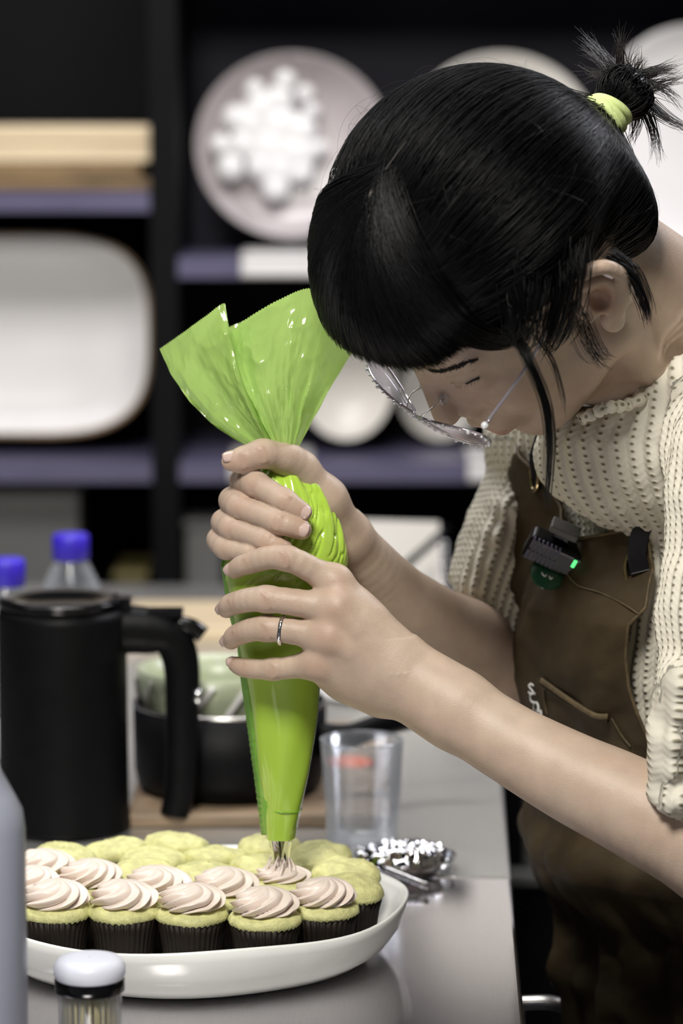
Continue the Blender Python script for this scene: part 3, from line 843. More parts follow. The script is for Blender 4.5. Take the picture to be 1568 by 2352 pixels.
# under the table at the right
hx = W(1205, 2300, .25)
sf = empty('tubular_rail', (W(1260, 2352, .3)[0], .22, 0), 'bent chrome floor rail beside the table edge, bottom right', 'rail')
P = catmull([W(1190, 2304, .22), W(1265, 2304, .22), W(1305, 2325, .22), W(1316, 2400, .22), W(1320, 2800, .22)], 30); P[-1, 2] = .0
mk('rail_tube', *tube(P, .0055, 12), M['steeledge'], sf)
mk('leg', *tube([P[0], (P[0][0], P[0][1], 0)], .0055, 10), M['steeledge'], sf)
gy = 1.5
gx0, gx1 = W(1150, 1900, gy)[0], W(1420, 1900, gy)[0]
fz = empty('steel_cabinet', ((gx0 + gx1) / 2, gy + .2, 0), 'dull steel floor cabinet in shadow behind the woman\'s waist', 'cabinet')
zt2, zb2 = W(1250, 1700, gy)[2], W(1250, 2008, gy)[2]
bevel(mk('cabinet_body', *box(((gx0 + gx1) / 2, gy + .2, zt2 / 2), (gx1 - gx0, .4, zt2)), M['shelfin'], fz, False), .004)
bevel(mk('door_panel', *box(((gx0 + gx1) / 2 + .01, gy - .006, (zt2 + zb2) / 2), (gx1 - gx0 - .04, .012, zt2 - zb2 - .02)), M['greybox'], fz, False), .003)
bevel(mk('ledge', *box(((gx0 + gx1) / 2, gy - .012, zb2), (gx1 - gx0, .024, .016)), M['greybox'], fz, False), .003)

# ================================================================== PIPING BAG
YB = 0.0
def lerp_tab(tab, x):
    t = np.array(tab, float); return [np.interp(x, t[:, 0], t[:, i]) for i in range(1, t.shape[1])]
bagroot = empty('piping_bag', W(643, 1990, YB), 'lime green piping bag squeezed in both hands with a twisted flared top', 'piping bag')
# rows of py : left, right (seam side at left excluded)
BT = [(1062, 624, 672), (1078, 596, 694), (1095, 584, 714), (1120, 578, 736), (1150, 575, 757), (1190, 558, 778), (1230, 540, 791), (1262, 524, 798), (1290, 514, 799), (1330, 516, 792), (1380, 526, 778),
      (1440, 540, 762), (1500, 552, 749), (1560, 566, 737), (1640, 578, 729), (1700, 586, 721), (1780, 596, 709), (1850, 606, 694), (1925, 611, 676)]
rows = np.concatenate([np.linspace(1062, 1300, 120), np.linspace(1303, 1925, 150)])
nT = 220
Vb = []
thb = np.linspace(0, 2 * PI, nT, endpoint=False)
L_, R_ = lerp_tab(BT, rows)
ker = np.ones(9) / 9
L_ = np.convolve(np.pad(L_, 4, mode='edge'), ker, 'valid'); R_ = np.convolve(np.pad(R_, 4, mode='edge'), ker, 'valid')
for k, py in enumerate(rows):
    c = W((L_[k] + R_[k]) / 2, py, YB); s = FPX / ((c - CAM) @ FWD)
    r = (R_[k] - L_[k]) / 2 / s
    up = np.clip((1330 - py) / 200, 0, 1)
    # gathered pleats fan from the twist
    tw = thb + (py - 1062) * .0016
    pl = np.sin(tw * 11 + 1.3 * np.sin(tw * 3 + py * .006)) * .5 + np.sin(tw * 19 + 2 + py * .004) * .3
    pl = np.sign(pl) * np.abs(pl) ** .7
    _q = np.stack([np.cos(tw + (py - 1062) * .003) * .5, np.sin(tw + (py - 1062) * .003) * .5, np.full_like(tw, py * .0011)], -1)
    rid = np.abs(vnoise(_q, 9)) + .6 * np.abs(vnoise(_q + 3, 19))
    rad = r * (1 - np.clip((1400 - py) / 200, 0, 1) * np.clip(.14 - rid, 0, .14) * .5)
    rad = rad * (1 + up * pl * .055 * np.clip((1340 - py) / 120, .0, 1)) + .00035 * np.sin(thb * 5 + py * .02)
    squeeze = 1 - .10 * math.exp(-((py - 1355) / 14) ** 2) - .06 * math.exp(-((py - 1500) / 14) ** 2) if False else 1
    Vb.append(np.stack([c[0] + rad * np.cos(thb), c[1] + rad * np.sin(thb) * .94, c[2] + up * .0022 * np.sin(tw * 7 + py * .02)], -1))
Vb = np.array(Vb).transpose(1, 0, 2).reshape(-1, 3)
fb = grid_faces(nT, len(rows), True)
mk('filled_cone', Vb, fb[:, ::-1], M['bag'], bagroot)
bag_bvh = None
# flat welded seam down the left side with tiny perforation teeth
sp = []
for py in np.linspace(1268, 1918, 170):
    l, r = lerp_tab([(1268, 516, 540), (1300, 507, 530), (1400, 522, 545), (1480, 544, 566), (1560, 552, 577), (1700, 572, 596), (1850, 592, 614), (1918, 600, 624)], py)
    tooth = 1.2 if int(py / 5) % 3 == 0 and py > 1640 else 0
    sp.append((W(l - tooth, py, YB + .002), W((l + r) / 2, py, YB - .002), W(r, py, YB - .008 - (.004 if py < 1700 else 0))))
sp = np.array(sp)
o = mk('seam', sp.reshape(-1, 3), grid_faces(len(sp), 3), M['seam'], bagroot); o.modifiers.new('thick', 'SOLIDIFY').thickness = .0004
# ring where the nozzle ends inside
P = []
for a in np.linspace(0, 2 * PI, 48, endpoint=False):
    c = W(651, 1857, YB); rr_ = 42.6 / 3200
    P.append(c + np.array([rr_ * math.cos(a), rr_ * math.sin(a), -.0006 * math.cos(a)]))
mk('crease', *tube(P, .0004, 6, closed=True), M['seam'], bagroot)
# nozzle
nz = []
NT = 200; tn = np.linspace(0, 2 * PI, NT, endpoint=False)
for py, hw in ((1880, 31), (1915, 30.5), (1935, 26.5), (1955, 22), (1972, 18.5), (1984, 16), (1994, 13.5)):
    c = W(643 + (py - 1915) * .03, py, YB); s = FPX / ((c - CAM) @ FWD); f = np.clip((py - 1950) / 44, 0, 1)
    rr_ = hw / s * (1 + f * .16 * np.cos(8 * tn))
    dz = (.0018 * np.cos(8 * tn) if py == 1994 else 0)
    nz.append(np.stack([c[0] + rr_ * np.cos(tn), c[1] + rr_ * np.sin(tn), c[2] + dz + 0 * tn], -1))
nz = np.array(nz).transpose(1, 0, 2).reshape(-1, 3)
o = mk('nozzle', nz, grid_faces(NT, 7, True)[:, ::-1], M['chrome'], bagroot); o.modifiers.new('thick', 'SOLIDIFY').thickness = .0005
# flared loose top: closed film tube, neck to serrated rim
def film_sheet(name, cols, nr=90, fold=1.0, seed=0, serr=True):
    """cols: list of (neck, mid, rim) points; interpolated across"""
    neck = catmull([W(*c[0]) for c in cols], 230); mid = catmull([W(*c[1]) for c in cols], 230); rim = catmull([W(*c[2]) for c in cols], 230)
    if serr:
        k = np.arange(230)
        d = nrm(rim - mid); rim = rim + d * (.0009 * (k % 2))[:, None]
    t = np.linspace(0, 1, nr)[None, :, None]
    b = mid * 2 - (neck + rim) / 2
    P = neck[:, None] * (1 - t) ** 2 + b[:, None] * 2 * t * (1 - t) + rim[:, None] * t ** 2
    u = np.linspace(0, 1, 230)[:, None] * np.ones((1, nr)); tt = t[..., 0] * np.ones((230, 1))
    # radiating creases: strong near the neck, fading to the rim; ridged noise for crumples
    fan = np.sin(u * 46 + 2.2 * np.sin(u * 13 + seed)) * .5 + np.abs(np.sin(u * 23 + seed + tt * 1.2)) * .9 - .5
    env = np.sin(np.clip(tt * 1.05, 0, 1) * PI) ** .8 * (1 - .55 * tt)
    Q = np.stack([u * 1.2, tt * .5, u * 0 + seed * .37], -1)
    cr = 1.3 * np.abs(vnoise(Q, 11)) + .45 * np.abs(vnoise(Q + 5, 24)) + .12 * np.abs(vnoise(Q + 8, 60))
    off = fold * (fan * .0042 * env + (cr - .25) * .0085 * np.clip(tt * 3, 0, 1) * (1 - .45 * tt))
    P[..., 1] += off
    P[..., 0] += off * .3
    o = mk(name, P.reshape(-1, 3), grid_faces(230, nr), M['film'], bagroot)
    return o
front = [((632, 1048, 0.004), (470, 962, .014), (367, 803, .030)), ((634, 1050, -.006), (492, 930, .002), (420, 766, .012)), ((636, 1050, -.010), (535, 900, -.012), (468, 730, .000)),
         ((640, 1050, -.012), (560, 890, -.018), (518, 700, .002)), ((644, 1050, -.010), (566, 900, -.004), (512, 776, .022)), ((648, 1052, -.012), (588, 890, -.020), (560, 738, .004)),
         ((655, 1052, -.013), (632, 880, -.022), (640, 690, -.010)), ((662, 1052, -.013), (672, 870, -.022), (716, 664, -.012)), ((668, 1052, -.010), (712, 880, -.016), (768, 705, .004)), ((674, 1050, 0.), (752, 905, .002), (816, 800, .026))]
back = [((632, 1048, 0.004), (472, 960, .016), (368, 806, .032)), ((640, 1050, .010), (520, 910, .030), (440, 790, .044)), ((650, 1050, .014), (590, 900, .040), (545, 745, .060)),
        ((660, 1050, .014), (650, 890, .044), (650, 712, .064)), ((668, 1050, .010), (710, 890, .030), (752, 740, .052)), ((674, 1050, 0.), (750, 906, .004), (815, 802, .028))]
film_sheet('flared_film_front', front, seed=1.0)
film_sheet('flared_film_back', back, seed=4.0, fold=.8)
# neck between the flare and the filled part (inside the fist)
P = np.array([W(653, 1044, YB), W(652, 1056, YB), W(652, 1068, YB)])
V, F = tube(catmull(P, 12), [.0100] * 12, 60, cap=False)
mk('twisted_neck', V, F, M['film'], bagroot)

# ================================================================== THE WOMAN
person = empty('person', (W(1500, 2300, .12)[0], .12, 0), 'woman in cream knit jumper and brown apron bending over the cupcakes, piping', 'person')
# ---------------- head frame
HL = np.array([.5239, -.7868, -.3262]); HF = np.array([-.6388, -.1095, -.7616])
HL = nrm(HL); HF = nrm(HF - HL * (HF @ HL)); HU = np.cross(HF, HL)
H0 = W(1204, 611, -.055); HK = 1.07
def Hd(l, f, u): return H0 + HK * (l * HL + f * HF + u * HU)
HR = np.stack([HL, HF, HU], 1)
def tolocal(P): return ((np.asarray(P) - H0) @ HR) / HK

# ---------------- LEFT HAND + FOREARM (near, with ring)
VX = .00105
def hand_field(lo, hi): return Field(lo, hi, VX)
def pts(L): return [W(*p) for p in L]
fl = hand_field((W(480, 1176, 0)[0], -.20, W(784, 2130, -.1)[2]), (W(1720, 1176, 0)[0], .050, W(784, 1225, 0)[2]))
palm = fl
wr = W(912, 1558, -.052)
mcp = pts([(768, 1338, -.050), (772, 1398, -.060), (752, 1462, -.062), (728, 1524, -.056)])
# forearm
elb = W(1660, 1960, -.150)
fl.cap(W(900, 1510, -.050), W(1040, 1615, -.070), .0172, .0220, .012)
fl.cap(W(900, 1573, -.048), W(1040, 1635, -.068), .0168, .0220, .012)
g_ = fl.like(); g_.schain(pts([(930, 1556, -.053), (1082, 1652, -.075), (1180, 1713, -.088), (1312, 1785, -.105), (1434, 1844, -.120)]) + [elb], (.0222, .0258, .0268, .0300, .0325, .037))
fl.D = smin(fl.D, g_.D, .014)
fl.cap(elb, W(1712, 1500, -.128), .036, .030, .012)
# metacarpals
wrs = pts([(905, 1500, -.056), (905, 1535, -.060), (895, 1560, -.058), (880, 1585, -.050)])
for a, b, r0, r1 in zip(wrs, mcp, (.0150, .0150, .0145, .0140), (.0105, .0108, .0104, .0098)):
    fl.cap(a, b, r0, r1, .014)
fl.cap(W(830, 1440, -.050), W(880, 1540, -.046), .016, .018, .014)
fl.cap(W(800, 1400, -.044), W(780, 1530, -.042), .013, .012, .012)
fl.ell(W(815, 1575, -.042), (.017, .012, .011), k=.012)      # heel of the hand, little finger side
fl.cap(W(760, 1545, -.046), W(870, 1594, -.044), .0095, .0125, .012)
fl.cap(W(890, 1520, -.030), W(812, 1405, -.008), .015, .012, .012)   # thumb base going behind the bag
fl.cap(W(812, 1405, -.008), W(792, 1385, .022), .012, .0105, .006)
fl.cap(W(792, 1385, .022), W(752, 1370, .044), .0105, .0090, .004)
FL = {'index': ([mcp[0]] + pts([(655, 1281, -.058), (570, 1294, -.040), (540, 1308, -.028)]), (.0100, .0086, .0078, .0066)),
      'middle': ([mcp[1]] + pts([(612, 1376, -.056), (538, 1386, -.036), (520, 1398, -.022)]), (.0104, .0090, .0080, .0068)),
      'ring': ([mcp[2]] + pts([(612, 1443, -.054), (548, 1457, -.036), (530, 1471, -.024)]), (.0100, .0088, .0078, .0066)),
      'little': ([mcp[3]] + pts([(628, 1537, -.046), (563, 1534, -.032), (541, 1526, -.022)]), (.0092, .0074, .0068, .0057))}
P0 = fl.D.copy(); acc = P0.copy()
for nme, (pp, rs) in FL.items():
    g = fl.like()
    g.schain(pp, rs, 18)
    g.ell(pp[1], (rs[1] * 1.03, rs[1] * 1.0, rs[1] * 1.02), k=.004)
    acc = smin(acc, smin(P0, g.D, .010), .0016)
fl.D = acc
# knuckle bumps
for q, r in zip(mcp, (.0085, .0088, .0082, .0072)): fl.ell(q + np.array([.001, -.004, .0015]), (r, r * .7, r), k=.010)
# extensor tendons
for a, b in zip(wrs[:3], mcp[:3]): fl.cap(a * .35 + b * .65 + np.array([0, -.0105, 0.002]), b + np.array([.002, -.0085, .001]), .0022, .0028, .008)
vl, ql = fl.mesh()

# ---------------- RIGHT HAND + FOREARM (far, gripping the twist)
fr = Field((W(470, 1176, 0)[0], -.070, W(784, 1760, .1)[2]), (W(1420, 1176, .2)[0], .33, W(784, 985, 0)[2]), VX * 1.05)
rw = W(822, 1232, .040)
fr.schain(pts([(806, 1255, .036), (897, 1356, .065), (950, 1400, .080), (1010, 1440, .100), (1080, 1475, .125), (1150, 1530, .160)]), (.0195, .0237, .0260, .0280, .0310, .0360))
fr.cap(W(1150, 1530, .160), W(1290, 1080, .215), .038, .043, .012)
# back of hand behind the bag
rm = pts([(598, 1120, .030), (572, 1165, .036), (558, 1208, .036), (556, 1246, .030)])
for a, b in zip(pts([(782, 1205, .038), (788, 1225, .044), (790, 1245, .046), (790, 1262, .042)]), rm):
    fr.cap(a, b, .0130, .0100, .010)
# thenar and thumb
fr.cap(W(790, 1230, .026), W(742, 1150, .010), .0175, .0150, .012)
fr.cap(W(742, 1148, .010), W(690, 1080, .000), .0155, .0112, .010)
fr.cap(W(690, 1078, .0), W(655, 1052, -.010), .0118, .0104, .008)
P0 = fr.D.copy(); acc = P0.copy()
FRr = {'thumb': (pts([(664, 1058, -.008), (604, 1042, -.022), (560, 1056, -.022), (530, 1060, -.020)]), (.0108, .0098, .0088, .0068)),
       'index': ([rm[0]] + pts([(560, 1105, .004), (586, 1112, -.022), (652, 1150, -.041), (694, 1176, -.042)]), (.0100, .0095, .0092, .0082, .0070)),
       'middle': ([rm[1]] + pts([(535, 1150, .006), (552, 1164, -.020), (636, 1197, -.044), (692, 1217, -.046)]), (.0100, .0094, .0090, .0083, .0072)),
       'ring': ([rm[2]] + pts([(516, 1200, .008), (532, 1212, -.018), (608, 1240, -.041), (650, 1260, -.044)]), (.0098, .0090, .0086, .0077, .0068)),
       'little': ([rm[3]] + pts([(505, 1240, .008), (520, 1257, -.016), (578, 1272, -.036), (610, 1285, -.040)]), (.0092, .0086, .0082, .0072, .0060))}
for nme, (pp, rs) in FRr.items():
    g = fr.like(); g.schain(pp, rs, 20)
    for q, r in list(zip(pp, rs))[1:-1]:
        g.ell(q, (r * 1.02, r * 1.01, r * 1.02), k=.004)
    acc = smin(acc, smin(P0, g.D, .008), .0014)
fr.D = acc
vr, qr = fr.mesh()

# ---------------- HEAD + NECK
neckT = W(1640, 790, .06)
lo = np.minimum(Hd(0, 0, 0) - .175, neckT - .06); hi = np.maximum(Hd(0, 0, 0) + .175, neckT + .07)
fh = Field(lo, hi, .00125)
E = lambda l, f, u, r, k=.010, sub=False, R=HR: fh.ell(Hd(l, f, u), np.array(r) * HK, R, k * HK, sub)
Cc = lambda a, b, ra, rb, k=.006, sub=False: fh.cap(Hd(*a), Hd(*b), ra * HK, rb * HK, k * HK, sub)
E(0, -.008, .042, (.070, .088, .080))
E(0, .042, .004, (.060, .050, .064), .02)
E(0, .036, -.048, (.046, .043, .040), .02)
for s in (-1, 1):
    Cc((s * .052, .002, -.045), (s * .020, .056, -.080), .016, .014, .02)       # jaw line
    E(s * .034, .062, -.026, (.022, .018, .022), .018)                          # cheek
    Cc((s * .012, .0855, .024), (s * .040, .072, .026), .008, .008, .012)       # brow ridge
    E(s * .032, .0745, .007, (.0150, .0125, .0120), .008)                       # closed eye
    Cc((s * .008, .083, .008), (s * .012, .086, -.028), .0070, .0090, .012)     # side of the nose
    E(s * .0115, .0915, -.0325, (.0070, .0080, .0066), .004)                    # nostril wing
Cc((0, .068, -.070), (0, .066, -.080), .0125, .0125, .012)
E(0, .0635, -.0895, (.020, .0150, .0155), .012)                                     # chin
Cc((0, .0915, .012), (0, .1015, -.020), .0068, .0086, .008)
E(0, .1040, -.0295, (.0095, .0095, .0092), .005)
E(0, .0815, -.054, (.027, .0150, .019), .012)
for s in (-1, 1):
    Cc((s * .001, .0945, -.0530), (s * .020, .0835, -.0590), .0044, .0026, .0035)
    Cc((0, .0990, -.0598), (s * .0225, .0855, -.0622), .0011, .0010, .0016, True)  # mouth line
Cc((-.011, .0870, -.0660), (.011, .0870, -.0660), .0054, .0054, .0045)
for s in (-1, 1): E(s * .0062, .0985, -.0385, (.0030, .0042, .0024), .002, True)
# ears
for s in (-1, 1):
    ear = [(.066, .004, .012), (.073, .000, .026), (.082, -.010, .033), (.088, -.022, .028), (.088, -.026, .012), (.082, -.020, -.006), (.074, -.008, -.020)]
    pp = catmull(np.array(ear) * np.array([s, 1, 1]), 22)
    for a, b in zip(pp[:-1], pp[1:]): Cc(a, b, .0038, .0038, .003)
    E(s * .076, -.012, .008, (.0045, .0150, .0220), .006)
    E(s * .072, -.005, -.022, (.0065, .0075, .0095), .005)
    pp = catmull(np.array([(.076, -.004, .022), (.082, -.016, .018), (.081, -.018, .004), (.075, -.008, -.008)]) * np.array([s, 1, 1]), 12)
    for a, b in zip(pp[:-1], pp[1:]): Cc(a, b, .0024, .0024, .003)
    E(s * .079, -.007, .004, (.0052, .0068, .0095), .003, True)
    Cc((s * .070, .005, .004), (s * .073, .004, -.004), .004, .004, .004)
# neck
fh.cap(Hd(0, -.030, -.030), W(1560, 740, .05), .052, .052, .022)
fh.cap(W(1560, 740, .05), W(1650, 800, .07), .052, .062, .02)
fh.cap(Hd(.0, .02, -.075), W(1480, 880, .02), .030, .030, .022)
fh.cap(Hd(.055, -.02, -.030), W(1500, 900, .0), .012, .014, .018)
vh, qh = fh.mesh()

# torso core (hidden by the clothes)
def zpy(py, y=.05): return W(784, py, y)[2]
TA = nrm([.5, -.86, 0]); TB = nrm([-.86, -.5, 0])     # across / facing
# silhouette-driven torso: py, x of left silhouette (px), half width, half depth
TT = [(905, 1290, .150, .070), (960, 1240, .160, .085), (1050, 1222, .168, .100), (1150, 1226, .170, .108), (1250, 1220, .168, .112), (1370, 1196, .162, .112), (1500, 1204, .150, .106), (1600, 1222, .142, .102), (1700, 1246, .142, .102),
      (1880, 1272, .150, .108), (1965, 1270, .158, .112), (2030, 1295, .162, .112), (2080, 1335, .165, .112), (2200, 1345, .170, .114), (2352, 1352, .175, .116), (2700, 1365, .18, .118)]
TYC = .13
TZs = np.array([W(p[1], p[0], TYC)[2] for p in TT])[::-1]
TAx = np.array([p[2] for p in TT])[::-1]; TBx = np.array([p[3] for p in TT])[::-1]
TXl = np.array([W(p[1], p[0], TYC)[0] for p in TT])[::-1]
def torso(z):
    a = np.interp(z, TZs, TAx); b = np.interp(z, TZs, TBx); xl = np.interp(z, TZs, TXl)
    ext = np.sqrt((a * TA[0]) ** 2 + (b * TB[0]) ** 2)
    return xl + ext, TYC, a, b
def tor(th, z, off=0.0):
    th = np.asarray(th, float); z = np.asarray(z, float)
    cx, cy, a, b = torso(z)
    x = cx + (a + off) * np.cos(th) * TA[0] + (b + off) * np.sin(th) * TB[0]
    y = cy + (a + off) * np.cos(th) * TA[1] + (b + off) * np.sin(th) * TB[1]
    return np.stack([x, y + 0 * z, z + 0 * th], -1)
zc = np.linspace(TZs[0], TZs[-1], 60); tc_a = np.linspace(0, 2 * PI, 48, endpoint=False)
Tg, Zg = np.meshgrid(tc_a, zc, indexing='ij')
vt = tor(Tg, Zg, -.012).reshape(-1, 3); qt = grid_faces(48, 60, True)

# join into the one body mesh
parts = [(vl, ql), (vr, qr), (vh, qh), (vt, qt)]
Vall = np.concatenate([p[0] for p in parts]); offs = np.cumsum([0] + [len(p[0]) for p in parts[:-1]])
Qall = np.concatenate([p[1] + o_ for p, o_ in zip(parts, offs)])
from mathutils.bvhtree import BVHTree
HB = BVHTree.FromPolygons([tuple(v) for v in vh], [tuple(int(i) for i in q_) for q_ in qh])
def snap(p, off=.0004):
    c_, n_, _, _ = HB.find_nearest(Vector(p))
    n_ = np.array(n_); c_ = np.array(c_)
    if n_ @ (c_ - (H0 + HK * (HR @ np.array([0, 0, 0])))) < 0 and tolocal(c_)[2] > -.09: n_ = -n_
    return c_ + n_ * off
def face_hit(px, py, off=.0004):
    o_ = Vector(CAM); d_ = Vector(W(px, py, 0) - CAM).normalized()
    h_, n_, _, _ = HB.ray_cast(o_, d_)
    return np.array(h_) - np.array(d_) * off
def mirror(P):
    L_ = tolocal(P).copy(); L_[..., 0] *= -1
    return np.array([snap(H0 + HK * (HR @ q_), .0004) for q_ in L_])
LASH = np.array([face_hit(*p, off=.0012) for p in [(1036, 880), (1052, 883), (1070, 881), (1085, 874), (1100, 868)]])
BROW = np.array([face_hit(*p) for p in [(985, 851), (1010, 853), (1040, 846), (1070, 835), (1102, 824)]])
# fine creases pushed into the surface
Nn = vnormals(Vall, Qall)
def crease(a, b, w, d, bow=0):
    global Vall
    a = np.array(a); b = np.array(b); dd = b - a; t = np.clip(((Vall - a) @ dd) / (dd @ dd), 0, 1)
    dist = np.linalg.norm(Vall - (a + t[:, None] * dd), axis=1)
    m_ = dist < w * 3
    Vall[m_] -= Nn[m_] * (d * np.exp(-(dist[m_] / w) ** 2))[:, None]
cr_lines = []
def joint_creases(p, q, r, n=3, w=.0010, d=.0007, sp=.0017):
    ax = nrm(np.array(q) - np.array(p)); side = np.cross(ax, [0, 1, 0]); side = nrm(side)
    for i in range(n):
        c = np.array(p) + ax * (i - (n - 1) / 2) * sp + np.array([0, -r, 0])
        cc = c - nrm(side) * 0; crease(c - side * r * .75, c + side * r * .75, w, d); cr_lines.append((c - side * r * .6, c + side * r * .6))
for nme, (pp, rs) in FL.items():
    joint_creases(pp[1], pp[2], rs[1], 3); joint_creases(pp[2], pp[3], rs[2], 2, d=.0004)
for nme, (pp, rs) in FRr.items():
    i0 = len(pp) - 3
    joint_creases(pp[-2], pp[-1], rs[-2], 3, d=.0006)
    joint_creases(pp[i0], pp[-2], rs[i0], 3, d=.0006)
# wrist creases on the left hand
for dx in (0, 18, 34):
    crease(W(866 + dx, 1606, -.066), W(905 + dx, 1535, -.085), .0010, .0005)
# closed-eye line, lid fold
for s in (-1, 1):
    pp = catmull(LASH if s == 1 else mirror(LASH), 14)
    for a, b in zip(pp[:-1], pp[1:]): crease(a, b, .0011, .0010)
    pp = [snap(p_ + HU * .0075 * HK, 0) for p_ in pp]
    for a, b in zip(pp[:-1], pp[1:]): crease(a, b, .0013, .0006)
# neck creases
for k in range(3):
    pp = catmull([W(1400 + 14 * k, 900 - 26 * k, -.03), W(1480 + 16 * k, 850 - 30 * k, -.03), W(1560, 770 - 34 * k, -.02)], 14)
    pp = [snap(p_, 0) for p_ in pp]
    for a, b in zip(pp[:-1], pp[1:]): crease(a, b, .0026, .0004)
body = mk('body', Vall, Qall, M['skin'], person)
# own colouring of the skin, with painted crease shade
tint = np.ones((len(Vall), 3))
def blot(c, r, col, s=1.0):
    d = np.linalg.norm(Vall - np.array(c), axis=1); w = (np.exp(-(d / r) ** 2) * s)[:, None]
    tint[:] = tint * (1 - w) + tint * np.array(col) * w
for pp, rs in list(FL.values()) + list(FRr.values()):
    for q, r in zip(pp[1:], rs[1:]): blot(np.array(q) + np.array([0, -r, 0]), .006, (.95, .80, .74), .5)
    blot(pp[-1], .008, (1.0, .84, .80), .5)
for q in mcp: blot(q + np.array([0, -.010, 0]), .010, (.95, .80, .74), .6)
tint *= (1 + vnoise(Vall, 60)[:, None] * np.array([.05, .10, .12]) + vnoise(Vall, 25)[:, None] * np.array([.04, .08, .08]))
for a_, b_l in cr_lines:  # tint darkened along each joint crease to read as shade
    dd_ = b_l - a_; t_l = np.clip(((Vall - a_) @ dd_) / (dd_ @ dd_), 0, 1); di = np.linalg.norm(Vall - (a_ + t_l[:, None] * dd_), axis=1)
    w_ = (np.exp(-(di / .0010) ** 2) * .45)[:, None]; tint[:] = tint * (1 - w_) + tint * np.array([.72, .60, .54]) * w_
loc = tolocal(Vall)
hm = (np.abs(loc).max(1) < .14)
def lblot(c, r, col, s=1.0):
    r = np.array(r, float); d = (((loc - np.array(c)) / r) ** 2).sum(1); w = (np.exp(-d * d) * s * hm)[:, None]
    tint[:] = tint * (1 - w) + tint * np.array(col) * w
lblot((0, .089, -.0610), (.023, .014, .0080), (.86, .52, .50), .9)
for s in (-1, 1): lblot((s * .040, .075, -.024), (.03, .03, .026), (1.0, .93, .90), .5)
lblot((.056, .045, -.036), (.0018, .006, .0018), (.25, .18, .15))
lblot((0.079, -.007, .004), (.012, .010, .014), (.95, .70, .62), .7)
setcol(body, 'tint', tint)
# mole on forearm
# ---------------- nails
def nail(c, d, n, w, l, curve=.55):
    d = nrm(d); n = nrm(np.array(n) - d * (np.array(n) @ d)); s = np.cross(d, n)
    g = 11; V = []
    for i in range(g):
        u = -1 + 2 * i / (g - 1)
        for j in range(g):
            v = -1 + 2 * j / (g - 1)
            ww = w * (1 - .18 * max(0, -v) ** 2 - .10 * max(0, v) ** 3) * math.sqrt(max(0, 1 - (abs(v) ** 5) * .35))
            x = u * ww
            h_ = -w * curve * u * u - l * .10 * v * v
            V.append(np.array(c) + s * x + d * v * l * math.sqrt(1 - .12 * u * u) + n * h_)
    o = mk('fingernail', V, grid_faces(g, g), M['nail'], person)
    o.modifiers.new('thick', 'SOLIDIFY').thickness = .0006
def tipnail(pp, rs, nvec, w=.0052, l=.0062, shift=0.0, lift=.0004):
    d = nrm(pp[-1] - pp[-2]); n = nrm(np.array(nvec) - d * (np.array(nvec) @ d))
    nail(pp[-1] + d * shift + n * (rs[-1] + lift), d, n, w, l)
nv = {'index': (-.25, -.85, .5), 'middle': (-.15, -.95, .25), 'ring': (-.1, -1, .0)}
for k_, v_ in nv.items(): tipnail(FRr[k_][0], FRr[k_][1], v_, .0056, .0062, -.0005)
tipnail(FRr['little'][0], FRr['little'][1], (-.1, -1, .1), .0045, .005)
tipnail(FRr['thumb'][0], FRr['thumb'][1], (-.10, -.60, .80), .0060, .0078, -.0035, .0019)
for k_ in ('index', 'middle', 'ring'): tipnail(FL[k_][0], FL[k_][1], (-.85, -.50, .35), .0050, .0058, .001)
tipnail(FL['little'][0], FL['little'][1], (-.6, -.6, .6), .0042, .0048, .001)
# ---------------- ring
rp = FL['ring'][0]; c = rp[0] * .27 + rp[1] * .73; d = nrm(rp[1] - rp[0]); sA = nrm(np.cross(d, [0, 1, 0])); sB = np.cross(d, sA)
c = W(648, 1447, -.0555); P = [c + (sA * math.cos(a) + sB * math.sin(a)) * .0102 for a in np.linspace(0, 2 * PI, 60, endpoint=False)]
V, F = tube(P, .0012, 10, closed=True, flat=1.4)
o = mk('finger_ring', V, F, M['silver']); tag(o, 'hammered silver ring on the ring finger of the lower hand', 'ring')

# ================================================================== HAIR
HC = np.array([0, -.010, .045])
ELL = [((0, .0006, .0548), (.1021, .1007, .0966)), ((0, .0505, .0606), (.0776, .0677, .0603)), ((0, -.0604, .0150), (.0633, .0371, .0653)), ((0, .0405, .0850), (.0651, .0518, .0450))]
def hair_r(D):
    """star-shaped hair radius from HC in local units"""
    D = np.asarray(D); out = np.zeros(D.shape[:-1]) + .05; acc_ = np.zeros_like(out)
    rs = []
    for c, r in ELL:
        o_ = (HC - np.array(c)) / np.array(r); d = D / np.array(r)
        A = (d * d).sum(-1); B = (o_ * d).sum(-1); C = (o_ * o_).sum(-1) - 1
        disc = B * B - A * C
        t = np.where(disc > 0, (-B + np.sqrt(np.maximum(disc, 0))) / A, .05)
        rs.append(np.maximum(t, .04))
    rs = np.array(rs); p = 14
    Dn = nrm(D)
    side_ = np.clip((np.abs(Dn[..., 0]) - .55) / .35, 0, 1) * np.clip((.35 - Dn[..., 2]) / .5, 0, 1)
    return (np.mean(rs ** p, 0)) ** (1 / p) * (len(ELL) ** (1 / p)) * .985 * (1 - .20 * side_)
def hair_pt(D, off=0.0):
    D = nrm(D); r = hair_r(D) + off
    P = HC + D * r[..., None] if np.ndim(r) else HC + D * r
    return H0 + HK * (P @ HR.T)
